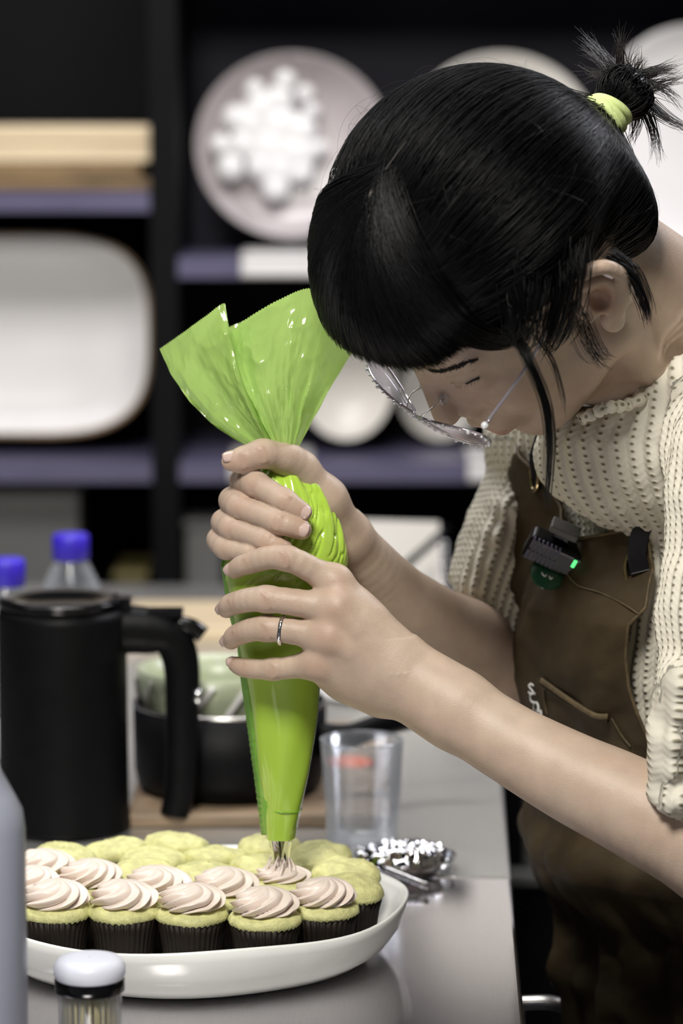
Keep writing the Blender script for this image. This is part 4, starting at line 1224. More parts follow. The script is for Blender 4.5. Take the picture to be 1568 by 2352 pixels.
# direction lookup from photo pixels
_th = np.linspace(0, PI, 240); _ph = np.linspace(0, 2 * PI, 480, endpoint=False)
_T, _Pp = np.meshgrid(_th, _ph, indexing='ij')
DD = np.stack([np.sin(_T) * np.cos(_Pp), np.sin(_T) * np.sin(_Pp), np.cos(_T)], -1).reshape(-1, 3)
DP = hair_pt(DD); DX, DY = proj(DP)
DN = (DP - (H0 + HK * (HR @ HC)))
vis = (nrm(DN) @ nrm(CAM - H0)) > -.15
def dir_at(px, py):
    d2 = (DX - px) ** 2 + (DY - py) ** 2 + np.where(vis, 0, 1e9)
    return DD[np.argmin(d2)]
# face opening (kept free of hair): local direction test on surface point
def hair_mask(P):
    """P local points on shell -> True where hair grows/covers"""
    l, f, u = P[..., 0], P[..., 1], P[..., 2]
    al = np.abs(l)
    face = (f > .030 - .25 * np.clip(al - .05, 0, 1)) & (u < .044 + .022 * np.clip((f - .05) / .03, 0, 1))
    side = (f > .018) & (u < .010) 
    ear_ = (al > .05) & (f > -.034) & (f < .03) & (u < .036)
    low = (u < -.075 + .0 * f) | ((u < -.02) & (f > -.03))
    return ~(face | side | ear_ | low)
nA, nB = 180, 360
t_ = np.linspace(.001, PI, nA); p_ = np.linspace(0, 2 * PI, nB, endpoint=False)
Tm, Pm = np.meshgrid(p_, t_, indexing='ij')
Dm = np.stack([np.sin(Pm) * np.cos(Tm), np.sin(Pm) * np.sin(Tm), np.cos(Pm)], -1)
capw = hair_pt(Dm, -.004)
loccap = HC + Dm * (hair_r(Dm) - .004)[..., None]
# fine comb relief along the flow
mask = hair_mask(loccap)
qf = grid_faces(nB, nA, True)
keep = mask.reshape(-1)[qf].all(1)
hair = mk('hair', capw.reshape(-1, 3), qf[keep][:, ::-1], M['hair'], person)

def strands_mesh(name, C, R, m, parent, n=3):
    """C (N,M,3) world centre lines, R (N,M) radii -> one tube mesh"""
    N, K, _ = C.shape
    T = np.gradient(C, axis=1); T = nrm(T)
    ref = nrm(CAM * np.array([.3, 1, 1]) - C)      # any steady side vector
    A = nrm(np.cross(T, ref)); B = np.cross(T, A)
    V = []
    for j in range(n):
        a = 2 * PI * j / n + .4
        V.append(C + R[..., None] * (math.cos(a) * A + math.sin(a) * B))
    V = np.stack(V, 2)          # N,K,n,3
    idx = np.arange(N * K * n).reshape(N, K, n)
    F = []
    for j in range(n):
        j2 = (j + 1) % n
        F.append(np.stack([idx[:, :-1, j], idx[:, :-1, j2], idx[:, 1:, j2], idx[:, 1:, j]], -1).reshape(-1, 4))
    o = mk(name, V.reshape(-1, 3), np.concatenate(F), m, parent)
    o['kind'] = 'stuff'
    return o
def slerp(a, b, t):
    a = nrm(a)[:, None]; b = nrm(b)[:, None]
    w = np.arccos(np.clip((a * b).sum(-1), -1, 1))[..., None] + 1e-6
    t = t[None, :, None]
    return (np.sin((1 - t) * w) * a + np.sin(t * w) * b) / np.sin(w)
TIE = np.array([-.018, -.112, .016])       # local, where the hair is tied
tdir = nrm(TIE - HC)
K = 20; tt = np.linspace(0, 1, K)
# (a) swept-back hair
rng = np.random.default_rng(5)
part0 = dir_at(852, 446)
cand = nrm(rng.normal(size=(26000, 3)))
lp_ = HC + cand * hair_r(cand)[:, None]
ok = hair_mask(lp_)
# bangs belong in front of the part
bang_zone = (lp_ @ np.array([0, 1, .35]) > .094)
sel = cand[ok & ~bang_zone][:9000]
endd = nrm(tdir + rng.normal(size=sel.shape) * .05)
Dp = nrm(slerp(sel, endd, tt))
# sag: pull paths over the crown a little
off = rng.uniform(-.004, .0015, (len(sel), 1)) * np.ones((1, K))
off = off - .002 * (tt[None] < .05)
rad = hair_r(Dp) + off
# blend the last bit into the tie point
Pl = HC + Dp * rad[..., None]
w = np.clip((tt - .72) / .28, 0, 1)[None, :, None] ** 1.5
ringoff = rng.normal(size=(len(sel), 1, 3)) * .0045
Pl = Pl * (1 - w) + (TIE + ringoff) * w
Cw = H0 + HK * (Pl @ HR.T)
Rr = (rng.uniform(.00022, .00040, (len(sel), 1)) * np.ones((1, K))); Rr[:, 0] *= .4
strands_mesh('swept_hair', Cw, Rr, M['hair'], person)
# (b) bangs from the part to the fringe edge
edge_px = [(716, 560), (722, 620), (735, 700), (765, 762), (810, 800), (870, 822), (905, 828), (950, 832), (1000, 826), (1032, 806), (1050, 790), (1126, 772), (1172, 778), (1205, 762)]
edge = nrm(catmull([dir_at(*p) for p in edge_px], 60))
allE = edge[rng.integers(0, 60, 7400)]
# far (unseen) side of the fringe
far = nrm(catmull([edge[0], nrm([-.55, .62, .12]), nrm([-.8, .45, -.05])], 30))
allE = np.concatenate([allE, far[rng.integers(0, 30, 1500)]])
allE = nrm(allE + rng.normal(size=allE.shape) * .018)
st = nrm(part0 + rng.normal(size=allE.shape) * .035)
sp_ = nrm(np.stack([dir_at(852, 446), dir_at(880, 400), dir_at(930, 330)]))
st = nrm(st + (dir_at(905, 360) - part0) * rng.uniform(0, .7, (len(st), 1)) * (allE[:, :1] * 0 + 1) * (rng.random((len(st), 1)) < .5))
Dp = nrm(slerp(st, allE, tt))
rad = hair_r(Dp) + rng.uniform(-.004, .0015, (len(st), 1)) + .002 * np.sin(tt * PI)[None]
Pl = HC + Dp * rad[..., None]
# hang: the last part drops away from the skull along world down
Cw = H0 + HK * (Pl @ HR.T)
Cw[..., 2] -= (.004 * tt ** 3)[None] * rng.uniform(.4, 1.3, (len(st), 1))
Rr = rng.uniform(.00022, .00042, (len(st), 1)) * np.ones((1, K)); Rr[:, -1] *= .25; Rr[:, -2] *= .6; Rr[:, 0] *= .4
strands_mesh('fringe', Cw, Rr, M['hair'], person)
sc_d = nrm(catmull([dir_at(846, 462), dir_at(862, 425), dir_at(890, 385), dir_at(935, 325)], 24))
sc_c = H0 + HK * ((HC + sc_d * (hair_r(sc_d) + .0008)[:, None]) @ HR.T)
sc_w = np.interp(np.linspace(0, 1, 24), [0, .12, .3, 1], [.0010, .0032, .0016, .0003])
mk('hair_parting', *tube(sc_c, sc_w, 10, flat=.35), M['scalp'], person)
# (c) hair in front of and behind the ear, loose locks
def lock(name, path, n, spread0, spread1, r=.0003, m='hair', taper=True, seed=0):
    rg = np.random.default_rng(seed); P = catmull([W(*p) for p in path], 22)
    N = rg.normal(size=(n, 1, 3)); N2 = rg.normal(size=(n, 1, 3))
    t = np.linspace(0, 1, 22)[None, :, None]
    C = P[None] + N * (spread0 * (1 - t) + spread1 * t) + N2 * spread1 * np.sin(t * PI) * .6
    if taper:
        cut = rg.uniform(.75, 1.0, (n, 1))
        tq = np.linspace(0, 1, 22)[None] * cut
        i = np.clip((tq * 21).astype(int), 0, 20); f = (tq * 21 - i)[..., None]
        rows_ = np.arange(n)[:, None]
        C = C[rows_, i] * (1 - f) + C[rows_, i + 1] * f
    R = np.ones((n, 22)) * r * rg.uniform(.6, 1.2, (n, 1)); R[:, -1] *= .2; R[:, -3:-1] *= .6
    return strands_mesh(name, C, R, M[m], person)
lock('loose_lock', [(1150, 740, -.165), (1195, 790, -.178), (1220, 842, -.184), (1248, 910, -.182), (1261, 985, -.176), (1260, 1080, -.165), (1250, 1180, -.150)], 70, .0020, .0014, .00028, seed=1)
lock('loose_lock', [(1230, 770, -.165), (1270, 830, -.170), (1292, 900, -.168), (1300, 960, -.160)], 14, .0015, .0012, .0002, seed=2)
lock('loose_lock', [(1400, 590, -.135), (1440, 615, -.135), (1462, 650, -.130), (1482, 700, -.125), (1490, 750, -.120)], 70, .0030, .0016, .0003, seed=3)
lock('side_hair', [(1300, 560, -.160), (1296, 620, -.168), (1290, 690, -.166), (1270, 760, -.160), (1250, 800, -.155)], 170, .0075, .0045, .00035, seed=4)
lock('side_hair', [(1200, 640, -.185), (1205, 700, -.188), (1200, 750, -.186), (1180, 785, -.180)], 150, .0085, .0040, .00035, seed=5)
lock('side_hair', [(1330, 720, -.150), (1345, 770, -.150), (1370, 815, -.146), (1400, 830, -.14)], 50, .0040, .0035, .0002, seed=6)
# (d) bun beyond the tie
tieW = W(1394, 260, -.046); bc = W(1446, 200, -.036)
bunD = nrm(bc - tieW)
rg = np.random.default_rng(9)
N = 1500; C = np.zeros((N, 16, 3)); t = np.linspace(0, 1, 16)
base = np.cross(bunD, [0, 1, 0]); base = nrm(base); b2 = np.cross(bunD, base)
for i in range(N):
    a = rg.uniform(0, 2 * PI); s0 = rg.uniform(.2, 1) ** .5
    rim = base * math.cos(a) + b2 * math.sin(a)
    R0_ = .0085 * s0; R1 = rg.uniform(.010, .021)
    wob = rg.uniform(-.7, .7)
    rim2 = base * math.cos(a + wob) + b2 * math.sin(a + wob)
    p0 = tieW + rim * R0_ * .9; p1 = tieW + bunD * .016 + rim * R1 * 1.35; p2 = tieW + bunD * rg.uniform(.026, .050) + rim2 * R1 * 1.25
    p3 = tieW + bunD * rg.uniform(.012, .030) - rim * .3 * R1 + rg.normal(size=3) * .003
    u = t[:, None]
    C[i] = p0 * (1 - u) ** 3 + 3 * p1 * u * (1 - u) ** 2 + 3 * p2 * u * u * (1 - u) + p3 * u ** 3
strands_mesh('bun', C, np.full((N, 16), .00042), M['hair'], person)
V, F = sphere(tieW + bunD * .021, (.0165, .0165, .0160), 24, 16)
V = V + (vnoise(V, 160) * .004)[:, None]
mk('bun_core', V, F, M['hair'], person)
# spiky ends
spk = [((1400, 150), (1372, 110), (1340, 72), 34), ((1395, 160), (1365, 128), (1330, 104), 26), ((1418, 150), (1420, 118), (1425, 66), 60), ((1410, 160), (1385, 160), (1338, 176), 30), ((1470, 170), (1500, 158), (1556, 156), 130),
       ((1450, 160), (1465, 140), (1486, 132), 40), ((1500, 200), (1530, 190), (1580, 170), 40), ((1510, 250), (1540, 285), (1590, 300), 60), ((1505, 270), (1512, 310), (1506, 372), 45), ((1470, 290), (1455, 320), (1440, 335), 26),
       ((1380, 180), (1350, 170), (1330, 150), 16), ((1490, 180), (1530, 200), (1560, 240), 40), ((1440, 150), (1445, 120), (1460, 90), 14)]
Cs = []
for a, b, c, n in spk:
    for i in range(n):
        j = rg.normal(size=2) * 9; k2 = rg.normal(size=2) * 12
        dy = rg.uniform(-.01, .02)
        p0 = W(a[0] * .6 + 1445 * .4 + j[0], a[1] * .6 + 205 * .4 + j[1], -.02 + dy); p1 = W(b[0] + j[0] * .8, b[1] + j[1] * .8, -.02 + dy * 1.4); p2 = W(c[0] + k2[0], c[1] + k2[1], -.02 + dy * 1.8)
        f = rg.uniform(.6, 1.05); u = (np.linspace(0, 1, 16) * f)[:, None]
        Cs.append(p0 * (1 - u) ** 2 + 2 * p1 * u * (1 - u) + p2 * u * u)
Cs = np.array(Cs); Rs = np.linspace(.00032, .00006, 16)[None] * np.ones((len(Cs), 1))
strands_mesh('hair_ends', Cs, Rs, M['hairtip'], person)
# flyaways along the crown and nape
fly = []
for i in range(150):
    k0 = rg.integers(0, len(Cw)); 
for i in range(170):
    d = nrm(rng.normal(size=3)); 
    if not hair_mask(HC + d * hair_r(d)): continue
    e = nrm(d + rg.normal(size=3) * .25)
    D_ = nrm(slerp(d[None], e[None], np.linspace(0, 1, 16)))[0]
    rr_ = hair_r(D_) + .002 + .008 * np.sin(np.linspace(0, PI, 16)) * rg.random()
    fly.append(H0 + HK * ((HC + D_ * rr_[:, None]) @ HR.T))
fly = np.array(fly); strands_mesh('flyaway_hair', fly, np.full(fly.shape[:2], .00007), M['hairtip'], person)
# hair tie : two loops of pale green elastic
tr = empty('hair_tie', tieW, 'pale green elastic hair tie looped twice around the bun', 'hair tie')
ax = nrm(bunD)
for k, (oo, tilt, rr_) in enumerate(((-.0045, .10, .0150), (.0035, -.18, .0140), (-.0015, .0, .0148))):
    n1 = nrm(base + ax * tilt); n2 = nrm(np.cross(ax, n1))
    P = [tieW + ax * oo + (n1 * math.cos(a) + n2 * math.sin(a)) * rr_ for a in np.linspace(0, 2 * PI, 48, endpoint=False)]
    mk('loop', *tube(P, .0029, 12, closed=True), M['tie'], tr)
# eyebrow and lashes
def surf_strands(name, pl, n, ln, r, m, seed, spread):
    rg = np.random.default_rng(seed); C = []
    for i in range(n):
        s_ = rg.random(); P = catmull(np.array(pl), 30); k = int(s_ * 28)
        p = P[k] + rg.normal(size=3) * spread; d = nrm(P[k + 1] - P[k]) + np.array([0, .25, .35]) * .5
        t = np.linspace(0, 1, 6)[:, None]
        q0 = snap(H0 + HK * (HR @ p), .0003); q1 = snap(H0 + HK * (HR @ (p + nrm(d) * ln)), .0012)
        C.append(q0 * (1 - t) + q1 * t)
    return strands_mesh(name, np.array(C), np.linspace(r, r * .3, 6)[None] * np.ones((n, 1)), M[m], person)
for s in (1, -1):
    BL = BROW if s == 1 else mirror(BROW); LL = LASH if s == 1 else mirror(LASH)
    C = []; P = catmull(BL, 40); rg2 = np.random.default_rng(4)
    for k in range(300):
        i = rg2.integers(0, 36); wd = np.interp(i, [0, 8, 25, 39], [.0016, .0018, .0014, .0004])
        p = P[i] + HU * rg2.normal() * wd * .9; q = P[min(39, i + 3)] + HU * (rg2.normal() * wd * .8 + .0010)
        p, q = snap(p, .0003), snap(q, .0009); t = np.linspace(0, 1, 5)[:, None]
        C.append(p * (1 - t) + q * t)
    strands_mesh('eyebrow', np.array(C), np.linspace(.00024, .00008, 5)[None] * np.ones((len(C), 1)), M['lash'], person)
    P = catmull(LL, 26);     mk('lash_line', *tube(P, np.linspace(.0004, .0010, 26), 8), M['lash'], person)
    C = []
    for k in range(4, 26, 1):
        t = np.linspace(0, 1, 6)[:, None]; dn = HF * .9 - HU * .35 + HL * s * (.2 + .7 * k / 26) + rg2.normal(size=3) * .16
        C.append(P[k] + nrm(dn) * t * rg2.uniform(.0025, .0045))
    strands_mesh('eyelashes', np.array(C), np.linspace(.00014, .00004, 6)[None] * np.ones((len(C), 1)), M['lash'], person)

# ================================================================== SPECTACLES (slipped low on the nose)
gl = empty('spectacles', W(966, 897, -.12), 'clear spectacles with beaded rims low on the woman\'s nose', 'spectacles')
# rim plane frame from three seen points
gn = Hd(.066, .098, -.018); gf = Hd(-.066, .098, -.018)
def lensP(s, a, rx=.029, ru=.0175):
    l = s * .036 + rx * math.cos(a); u = -.010 + ru * math.sin(a)
    f = .119 - .10 * (abs(l) / .066) ** 2 * .16 + .15 * (u + .010)
    return Hd(l, f, u)
for s in (1, -1):
    P = [lensP(s, a) for a in np.linspace(0, 2 * PI, 56, endpoint=False)]
    rim = mk('rim', *tube(P, .0010, 10, closed=True), M['frame'], gl)
    g2 = []
    for rr_ in np.linspace(0.02, .97, 6):
        for a in np.linspace(0, 2 * PI, 40, endpoint=False):
            l = s * .036 + rr_ * .028 * math.cos(a); u = -.010 + rr_ * .0168 * math.sin(a)
            g2.append(Hd(l, .1192 - .016 * (abs(l) / .066) ** 2 + .15 * (u + .010) + .0012 * (1 - rr_ * rr_), u))
    idx = np.arange(240).reshape(6, 40); F = []
    for i in range(5):
        for j in range(40): F.append((idx[i, j], idx[i, (j + 1) % 40], idx[i + 1, (j + 1) % 40], idx[i + 1, j]))
    o = mk('lens', g2, F, M['lens'], gl); o.modifiers.new('thick', 'SOLIDIFY').thickness = .0014
    for k in range(30):
        a = k / 30 * 2 * PI
        P0_ = lensP(s, a, .0295, .0180)
        mk('bead', *sphere(P0_ + (HF * .0012), .0010 + .0006 * (k % 3 == 0), 8, 6), M['crystal'], gl)
    hinge = Hd(s * .0690, .099, .002)
    mk('hinge', *sphere(hinge, (.0028, .0028, .0028), 12, 8), M['crystal'], gl)
    tp = catmull([hinge, Hd(s * .078, .050, .016), Hd(s * .084, .004, .036), Hd(s * .082, -.012, .032)], 24)
    mk('temple', *tube(tp, np.linspace(.0013, .0010, 24), 8), M['frame'], gl)
    pc_ = Hd(s * .011, .100, -.010); R_pad = HR
    mk('nose_pad', *sphere(pc_, (.0016 * 1.5, .0040, .0050), 14, 10, HR), M['clear'], gl)
    mk('pad_arm', *tube(catmull([pc_, Hd(s * .012, .110, -.006), lensP(s, PI * .95 if s > 0 else PI * .05)], 8), .0005, 6), M['silver'], gl)
mk('bridge', *tube(catmull([lensP(1, PI * .85), Hd(0, .1185, -.008), lensP(-1, PI * .15)], 12), .0010, 8), M['frame'], gl)

# ================================================================== SWEATER (one garment)
fs = Field((W(1000, 1176, .2)[0], -.26, zpy(2010)), (W(1800, 1176, -.1)[0] + .06, .36, zpy(760)), .0022)
# torso as stacked elliptic sections
X, Y, Z = fs.ax[0][:, None, None], fs.ax[1][None, :, None], fs.ax[2][None, None, :]
cx, cy, a_, b_ = torso(fs.ax[2].astype(float))
cx = cx[None, None]; a_ = a_[None, None]; b_ = b_[None, None]
ux = ((X - cx) * TA[0] + (Y - TYC) * TA[1]) / a_; uy = ((X - cx) * TB[0] + (Y - TYC) * TB[1]) / b_
d = (np.sqrt(ux ** 2 + uy ** 2) - 1) * np.minimum(a_, b_)
top = Z - zpy(905)
bot = zpy(1990) - Z
fs.D = np.maximum(np.maximum(d, top), bot).astype(np.float32)
neckb = W(1500, 905, .06)
shR = W(1300, 1000, .20); shL = W(1720, 1030, -.06)
fs.cap(neckb + np.array([.02, .02, 0]), shR, .062, .062, .05); fs.cap(neckb + np.array([.03, -.01, -.01]), shL, .064, .062, .05)
fs.ell(W(1420, 1040, .02), (.06, .05, .05), k=.04)
# collar hole around the neck: cut by neck capsule
slv = fs.like()
RA, RB = W(1280, 1010, .205), W(1140, 1455, .165)
slv.cap(RA, W(1225, 1200, .19), .046, .040, .02); slv.cap(W(1225, 1200, .19), RB, .040, .047, .02)
for (px, py, r) in ((1128, 1214, .015), (1112, 1276, .016), (1092, 1330, .016), (1160, 1148, .014)): slv.ell(W(px, py, .18), (r, .050, r), k=.016)
dn = nrm(np.array(W(1060, 1352, .17)) - np.array(W(1206, 1506, .17))); cut = nrm(np.cross(dn, [0, 1, 0])); 
if cut[2] > 0: cut = -cut
pc0 = W(1130, 1428, .17)
q = (X - pc0[0]) * cut[0] + (Y - pc0[1]) * cut[1] + (Z - pc0[2]) * cut[2]
slv.D = np.maximum(slv.D, (q + .0015 * np.sin(60 * (X * 7 + Y * 5))).astype(np.float32))
sl2 = fs.like()
LA, LB = W(1740, 1060, -.10), W(1662, 1800, -.145)
sl2.cap(LA, W(1715, 1400, -.12), .060, .056, .02); sl2.cap(W(1715, 1400, -.12), W(1700, 1900, -.145), .056, .050, .02)
for (px, py, r) in ((1545, 1560, .012), (1540, 1620, .012), (1522, 1690, .014), (1520, 1750, .014), (1535, 1820, .014)): sl2.ell(W(px + 12, py, -.155), (r, .034, r), k=.012)
dn = nrm(np.array(W(1490, 1800, -.15)) - np.array(W(1600, 1900, -.15))); cut2 = nrm(np.cross(dn, [0, 1, 0]))
if cut2[2] > 0: cut2 = -cut2
pc1 = W(1540, 1862, -.15)
q = (X - pc1[0]) * cut2[0] + (Y - pc1[1]) * cut2[1] + (Z - pc1[2]) * cut2[2]
sl2.D = np.maximum(sl2.D, q.astype(np.float32))
fs.D = smin(smin(fs.D, slv.D, .006), sl2.D, .006)
# open neckline
fs.cap(Hd(.0, -.03, -.03), W(1560, 740, .05), .058, .060, .004, sub=True); fs.cap(W(1560, 740, .05), W(1655, 800, .07), .060, .070, .004, sub=True)
fs.cap(Hd(.0, .02, -.075), W(1480, 880, .02), .034, .036, .004, sub=True)
vs, qs = fs.mesh()
# knit coordinates in metres
def along(P, a, b):
    ax_ = nrm(b - a); v = (P - a) @ ax_; r = P - a - v[:, None] * ax_
    e1_ = nrm(np.cross(ax_, [0, 1, 0])); e2_ = np.cross(ax_, e1_)
    return np.arctan2(r @ e2_, r @ e1_) * .058, v, np.linalg.norm(r, axis=1)
u1, v1, r1 = along(vs, RA, RB); u2, v2, r2 = along(vs, LA, W(1700, 1900, -.145))
cx, cy, a_, b_ = torso(vs[:, 2])
ang = np.arctan2(((vs[:, 0] - cx) * TB[0] + (vs[:, 1] - cy) * TB[1]), ((vs[:, 0] - cx) * TA[0] + (vs[:, 1] - cy) * TA[1]))
rho = np.hypot(vs[:, 0] - cx, vs[:, 1] - cy); ut, vt_ = ang * .13, vs[:, 2] - .9 * np.minimum(rho, .12)
isR = (r1 < .070) & (v1 > .02) & (vs[:, 0] < W(1290, 1176, .17)[0]); isL = (r2 < .072) & (vs[:, 0] > W(1500, 1176, -.1)[0]) & (vs[:, 1] < -.045)
uu = np.where(isR, u1, np.where(isL, u2, ut)); vv = np.where(isR, v1, np.where(isL, v2, vt_))
# soft folds on the sleeves + rib relief
nvs = vnormals(vs, qs)
vs = vs + nvs * (vnoise(vs, 34) * .007 + vnoise(vs, 80) * .0025 + .0011 * np.cos(uu / .0088 * 2 * PI))[:, None]
sw = mk('sweater', vs, qs, M['knit'], person)
kc_ = np.stack([uu, vv, uu * 0], -1)
at = sw.data.attributes.new('knit', 'FLOAT_VECTOR', 'POINT'); at.data.foreach_set('vector', kc_.astype(np.float32).ravel())
# collar edge ruffle
cp = catmull([W(1330, 965, -.045), W(1372, 945, -.055), (W(1400, 935, -.055)), W(1440, 930, -.045), W(1490, 905, -.030), W(1535, 865, -.015), W(1580, 815, .0)], 60)
cp[:, 1] += .0015 * np.sin(np.arange(60) * .9)
V, F = tube(cp, .0042 + .0008 * np.sin(np.arange(60) * 1.3), 12)
o = mk('collar', V, F, M['knit'], person)
at = o.data.attributes.new('knit', 'FLOAT_VECTOR', 'POINT')
kk = np.stack([np.tile(np.linspace(0, .02, 12), 60), np.repeat(np.linspace(0, .12, 60), 12), np.zeros(720)], -1); at.data.foreach_set('vector', kk.astype(np.float32).ravel())

# ================================================================== APRON
APO = .007
NTH, NZ = 720, 500
_tg = np.linspace(-PI, PI, NTH, endpoint=False); _zg = np.linspace(zpy(2360), zpy(950), NZ)
_TG, _ZG = np.meshgrid(_tg, _zg, indexing='ij'); _PG = tor(_TG, _ZG, APO); _GX, _GY = proj(_PG)
cxg, _, ag, bg = torso(_ZG)
_nx = np.cos(_TG) / ag * TA[0] + np.sin(_TG) / bg * TB[0]; _ny = np.cos(_TG) / ag * TA[1] + np.sin(_TG) / bg * TB[1]
_vis = (_nx * (CAM[0] - _PG[..., 0]) + _ny * (CAM[1] - _PG[..., 1])) > 0
def ttz(px, py):
    d2 = (_GX - px) ** 2 + (_GY - py) ** 2 + np.where(_vis, 0, 1e9)
    i = np.unravel_index(np.argmin(d2), d2.shape); return _TG[i], _ZG[i]
# right-hand boundary of the bib in photo terms
rb = np.array([ttz(*p) for p in [(1500, 1240), (1504, 1320), (1503, 1390), (1470, 1425), (1458, 1500), (1466, 1590), (1490, 1670), (1512, 1750), (1540, 1850)]])
tb = np.array([ttz(*p) for p in [(1226, 1008), (1242, 1060), (1268, 1110), (1302, 1172), (1316, 1205), (1345, 1234), (1395, 1226), (1450, 1216), (1480, 1222), (1500, 1240)]])
thL = tb[0, 0] 
zR, tR = rb[::-1, 1], rb[::-1, 0]
THMAX = thL + .35 if thL > 0 else thL + .35
def right_th(z): return np.where(z < zR[0], np.interp(z, [zR[0] - .12, zR[0]], [-.35, tR[0]]), np.interp(z, zR, tR))
order = np.argsort(tb[:, 0])
def top_z(th): return np.interp(th, tb[order, 0], tb[order, 1])
print('apron th', tb[:, 0].round(2), 'right', tR.round(2), 'thL', thL)
nu, nvv = 200, 300
zbot = zpy(2700)
S = np.linspace(0, 1, nu)[:, None]; Tt = np.linspace(0, 1, nvv)[None]
tm0 = right_th(np.array([zR[-1]]))[0]
thtop = tm0 + (THMAX - tm0) * S
ztop = top_z(thtop)
Zq = ztop + (zbot - ztop) * Tt ** 1.0
thq = right_th(Zq) + (THMAX - right_th(Zq)) * S
P = tor(thq, Zq, APO)
nx, ny = np.cos(thq), np.sin(thq)
nrmv = nrm(np.stack([nx * TA[0] + ny * TB[0], nx * TA[1] + ny * TB[1], 0 * nx], -1))
# folds : diagonal drapes across the bib, vertical in the skirt
Q = np.stack([thq * .13 + Zq * .35, thq * 0, Zq], -1)
drape = .006 + vnoise(Q, 20) * .018 + vnoise(Q + 4, 46) * .007 + np.abs(vnoise(Q + 9, 13)) * .022 + vnoise(Q + 7, 110) * .0016
low = np.clip((zpy(1900) - Zq) / .08, 0, 1)
drape = drape + low * (.007 * np.sin(thq * 12 + Zq * 9) + .004 * np.sin(thq * 27))
waist = np.exp(-((Zq - zpy(1975)) / .018) ** 2) * .006
drape = np.where(drape > 0, drape, drape * .1)
P = P + nrmv * (drape + waist)[..., None]
apron = mk('apron', P.reshape(-1, 3), grid_faces(nu, nvv), M['apron'], person)
apron.modifiers.new('thick', 'SOLIDIFY').thickness = .0014
def asurf(px, py, off=.0015):
    t0, z0 = ttz(px, py)
    d2 = np.abs(_GX * 0)[0:1, 0:1]
    # nearest apron vertex in photo terms, facing the camera
    gx, gy = proj(P.reshape(-1, 3)); k = np.argmin((gx - px) ** 2 + (gy - py) ** 2)
    return P.reshape(-1, 3)[k] + nrmv.reshape(-1, 3)[k] * off, nrmv.reshape(-1, 3)[k]
# bound edges
hem = P[:, 0] + nrmv[:, 0] * .001; mk('hem', *tube(hem[::2], .0012, 8), M['apronedge'], apron)
edge_ = P[0, :200]; mk('hem', *tube(edge_[::2], .0012, 8), M['apronedge'], apron)
def stitch(name, path, r=.0005, n=40, m='apronedge', off=.001):
    pts_ = np.array([asurf(*p, off)[0] for p in path]); C = catmull(pts_, n); mk(name, *tube(C, r, 6), M[m], apron)
stitch('seam', [(1305, 1320), (1330, 1345), (1380, 1362), (1430, 1385), (1470, 1410)], .0007)
stitch('seam', [(1235, 1268), (1265, 1290), (1300, 1316)], .0006)
# chest pocket
pk = [(1250, 1562), (1290, 1592), (1330, 1618), (1372, 1640), (1400, 1646)]
C = catmull([asurf(px, py, .003)[0] for px, py in pk], 40)
mk('pocket_lip', *tube(C, .0024, 10, flat=.6), M['apronedge'], apron)
C2 = catmull([asurf(px + 2, py + 9, .003)[0] for px, py in pk], 40); mk('pocket_lip', *tube(C2, .0016, 10), M['apron'], apron)
stitch('seam', [(1405, 1648), (1430, 1690), (1450, 1716)], .0008); stitch('seam', [(1250, 1570), (1252, 1610), (1258, 1640)], .0008)
# white printed lettering at the edge of the bib (seen sharply from the side)
for k, (px, py) in enumerate([(1224, 1582), (1229, 1602), (1235, 1622), (1241, 1642)]):
    c0, n0 = asurf(px, py, .0016)
    t1 = nrm(np.cross([0, 0, 1], n0)); 
    pts3 = []
    if k == 0: a_l = [(.9, .9), (.0, 1), (-.7, .5), (0, 0), (.8, -.4), (.2, -1), (-.8, -.8)]      # S
    elif k == 1: a_l = [(.8, .9), (-.5, .8), (-.9, 0), (-.5, -.9), (.8, -.9)]                      # C
    elif k == 2: a_l = [(-.8, -1), (-.8, .2), (0, 1), (.8, .3), (.8, -1)]                          # n
    else: a_l = [(-.8, 1), (-.8, -1), (.8, -1), (.8, .9), (0, 1)]                                  # D
    pts3 = [c0 + t1 * x * .0050 + np.array([0, 0, y * .0038]) for x, y in a_l]
    mk('printed_letter', *tube(catmull(pts3, 24), .0009, 8, flat=.4), M['whiteink'], apron)
# grommets and straps
def grommet(px, py, r=.0085):
    c0, n0 = asurf(px, py, .0022); t1 = nrm(np.cross([0, 0, 1], n0)); up = np.cross(n0, t1)
    return c0, t1, up, n0
for px, py in ((1466, 1305), (1237, 1085)):
    c0, t1, up, n0 = grommet(px, py)
    if px > 1400: t1 = nrm(np.array([1, -.15, 0.1]));
    Pr = [c0 + t1 * .0085 * math.cos(a) + up * .0135 * math.sin(a) for a in np.linspace(0, 2 * PI, 36, endpoint=False)]
    mk('grommet', *tube(Pr, .0017, 10, closed=True), M['brass'], apron)
    V = [c0 - n0 * .0003] + [c0 - n0 * .0003 + t1 * .0082 * math.cos(a) + up * .013 * math.sin(a) for a in np.linspace(0, 2 * PI, 36, endpoint=False)]
    mk('grommet_hole', V, [(0, 1 + i, 1 + (i + 1) % 36) for i in range(36)], M['black'], apron)
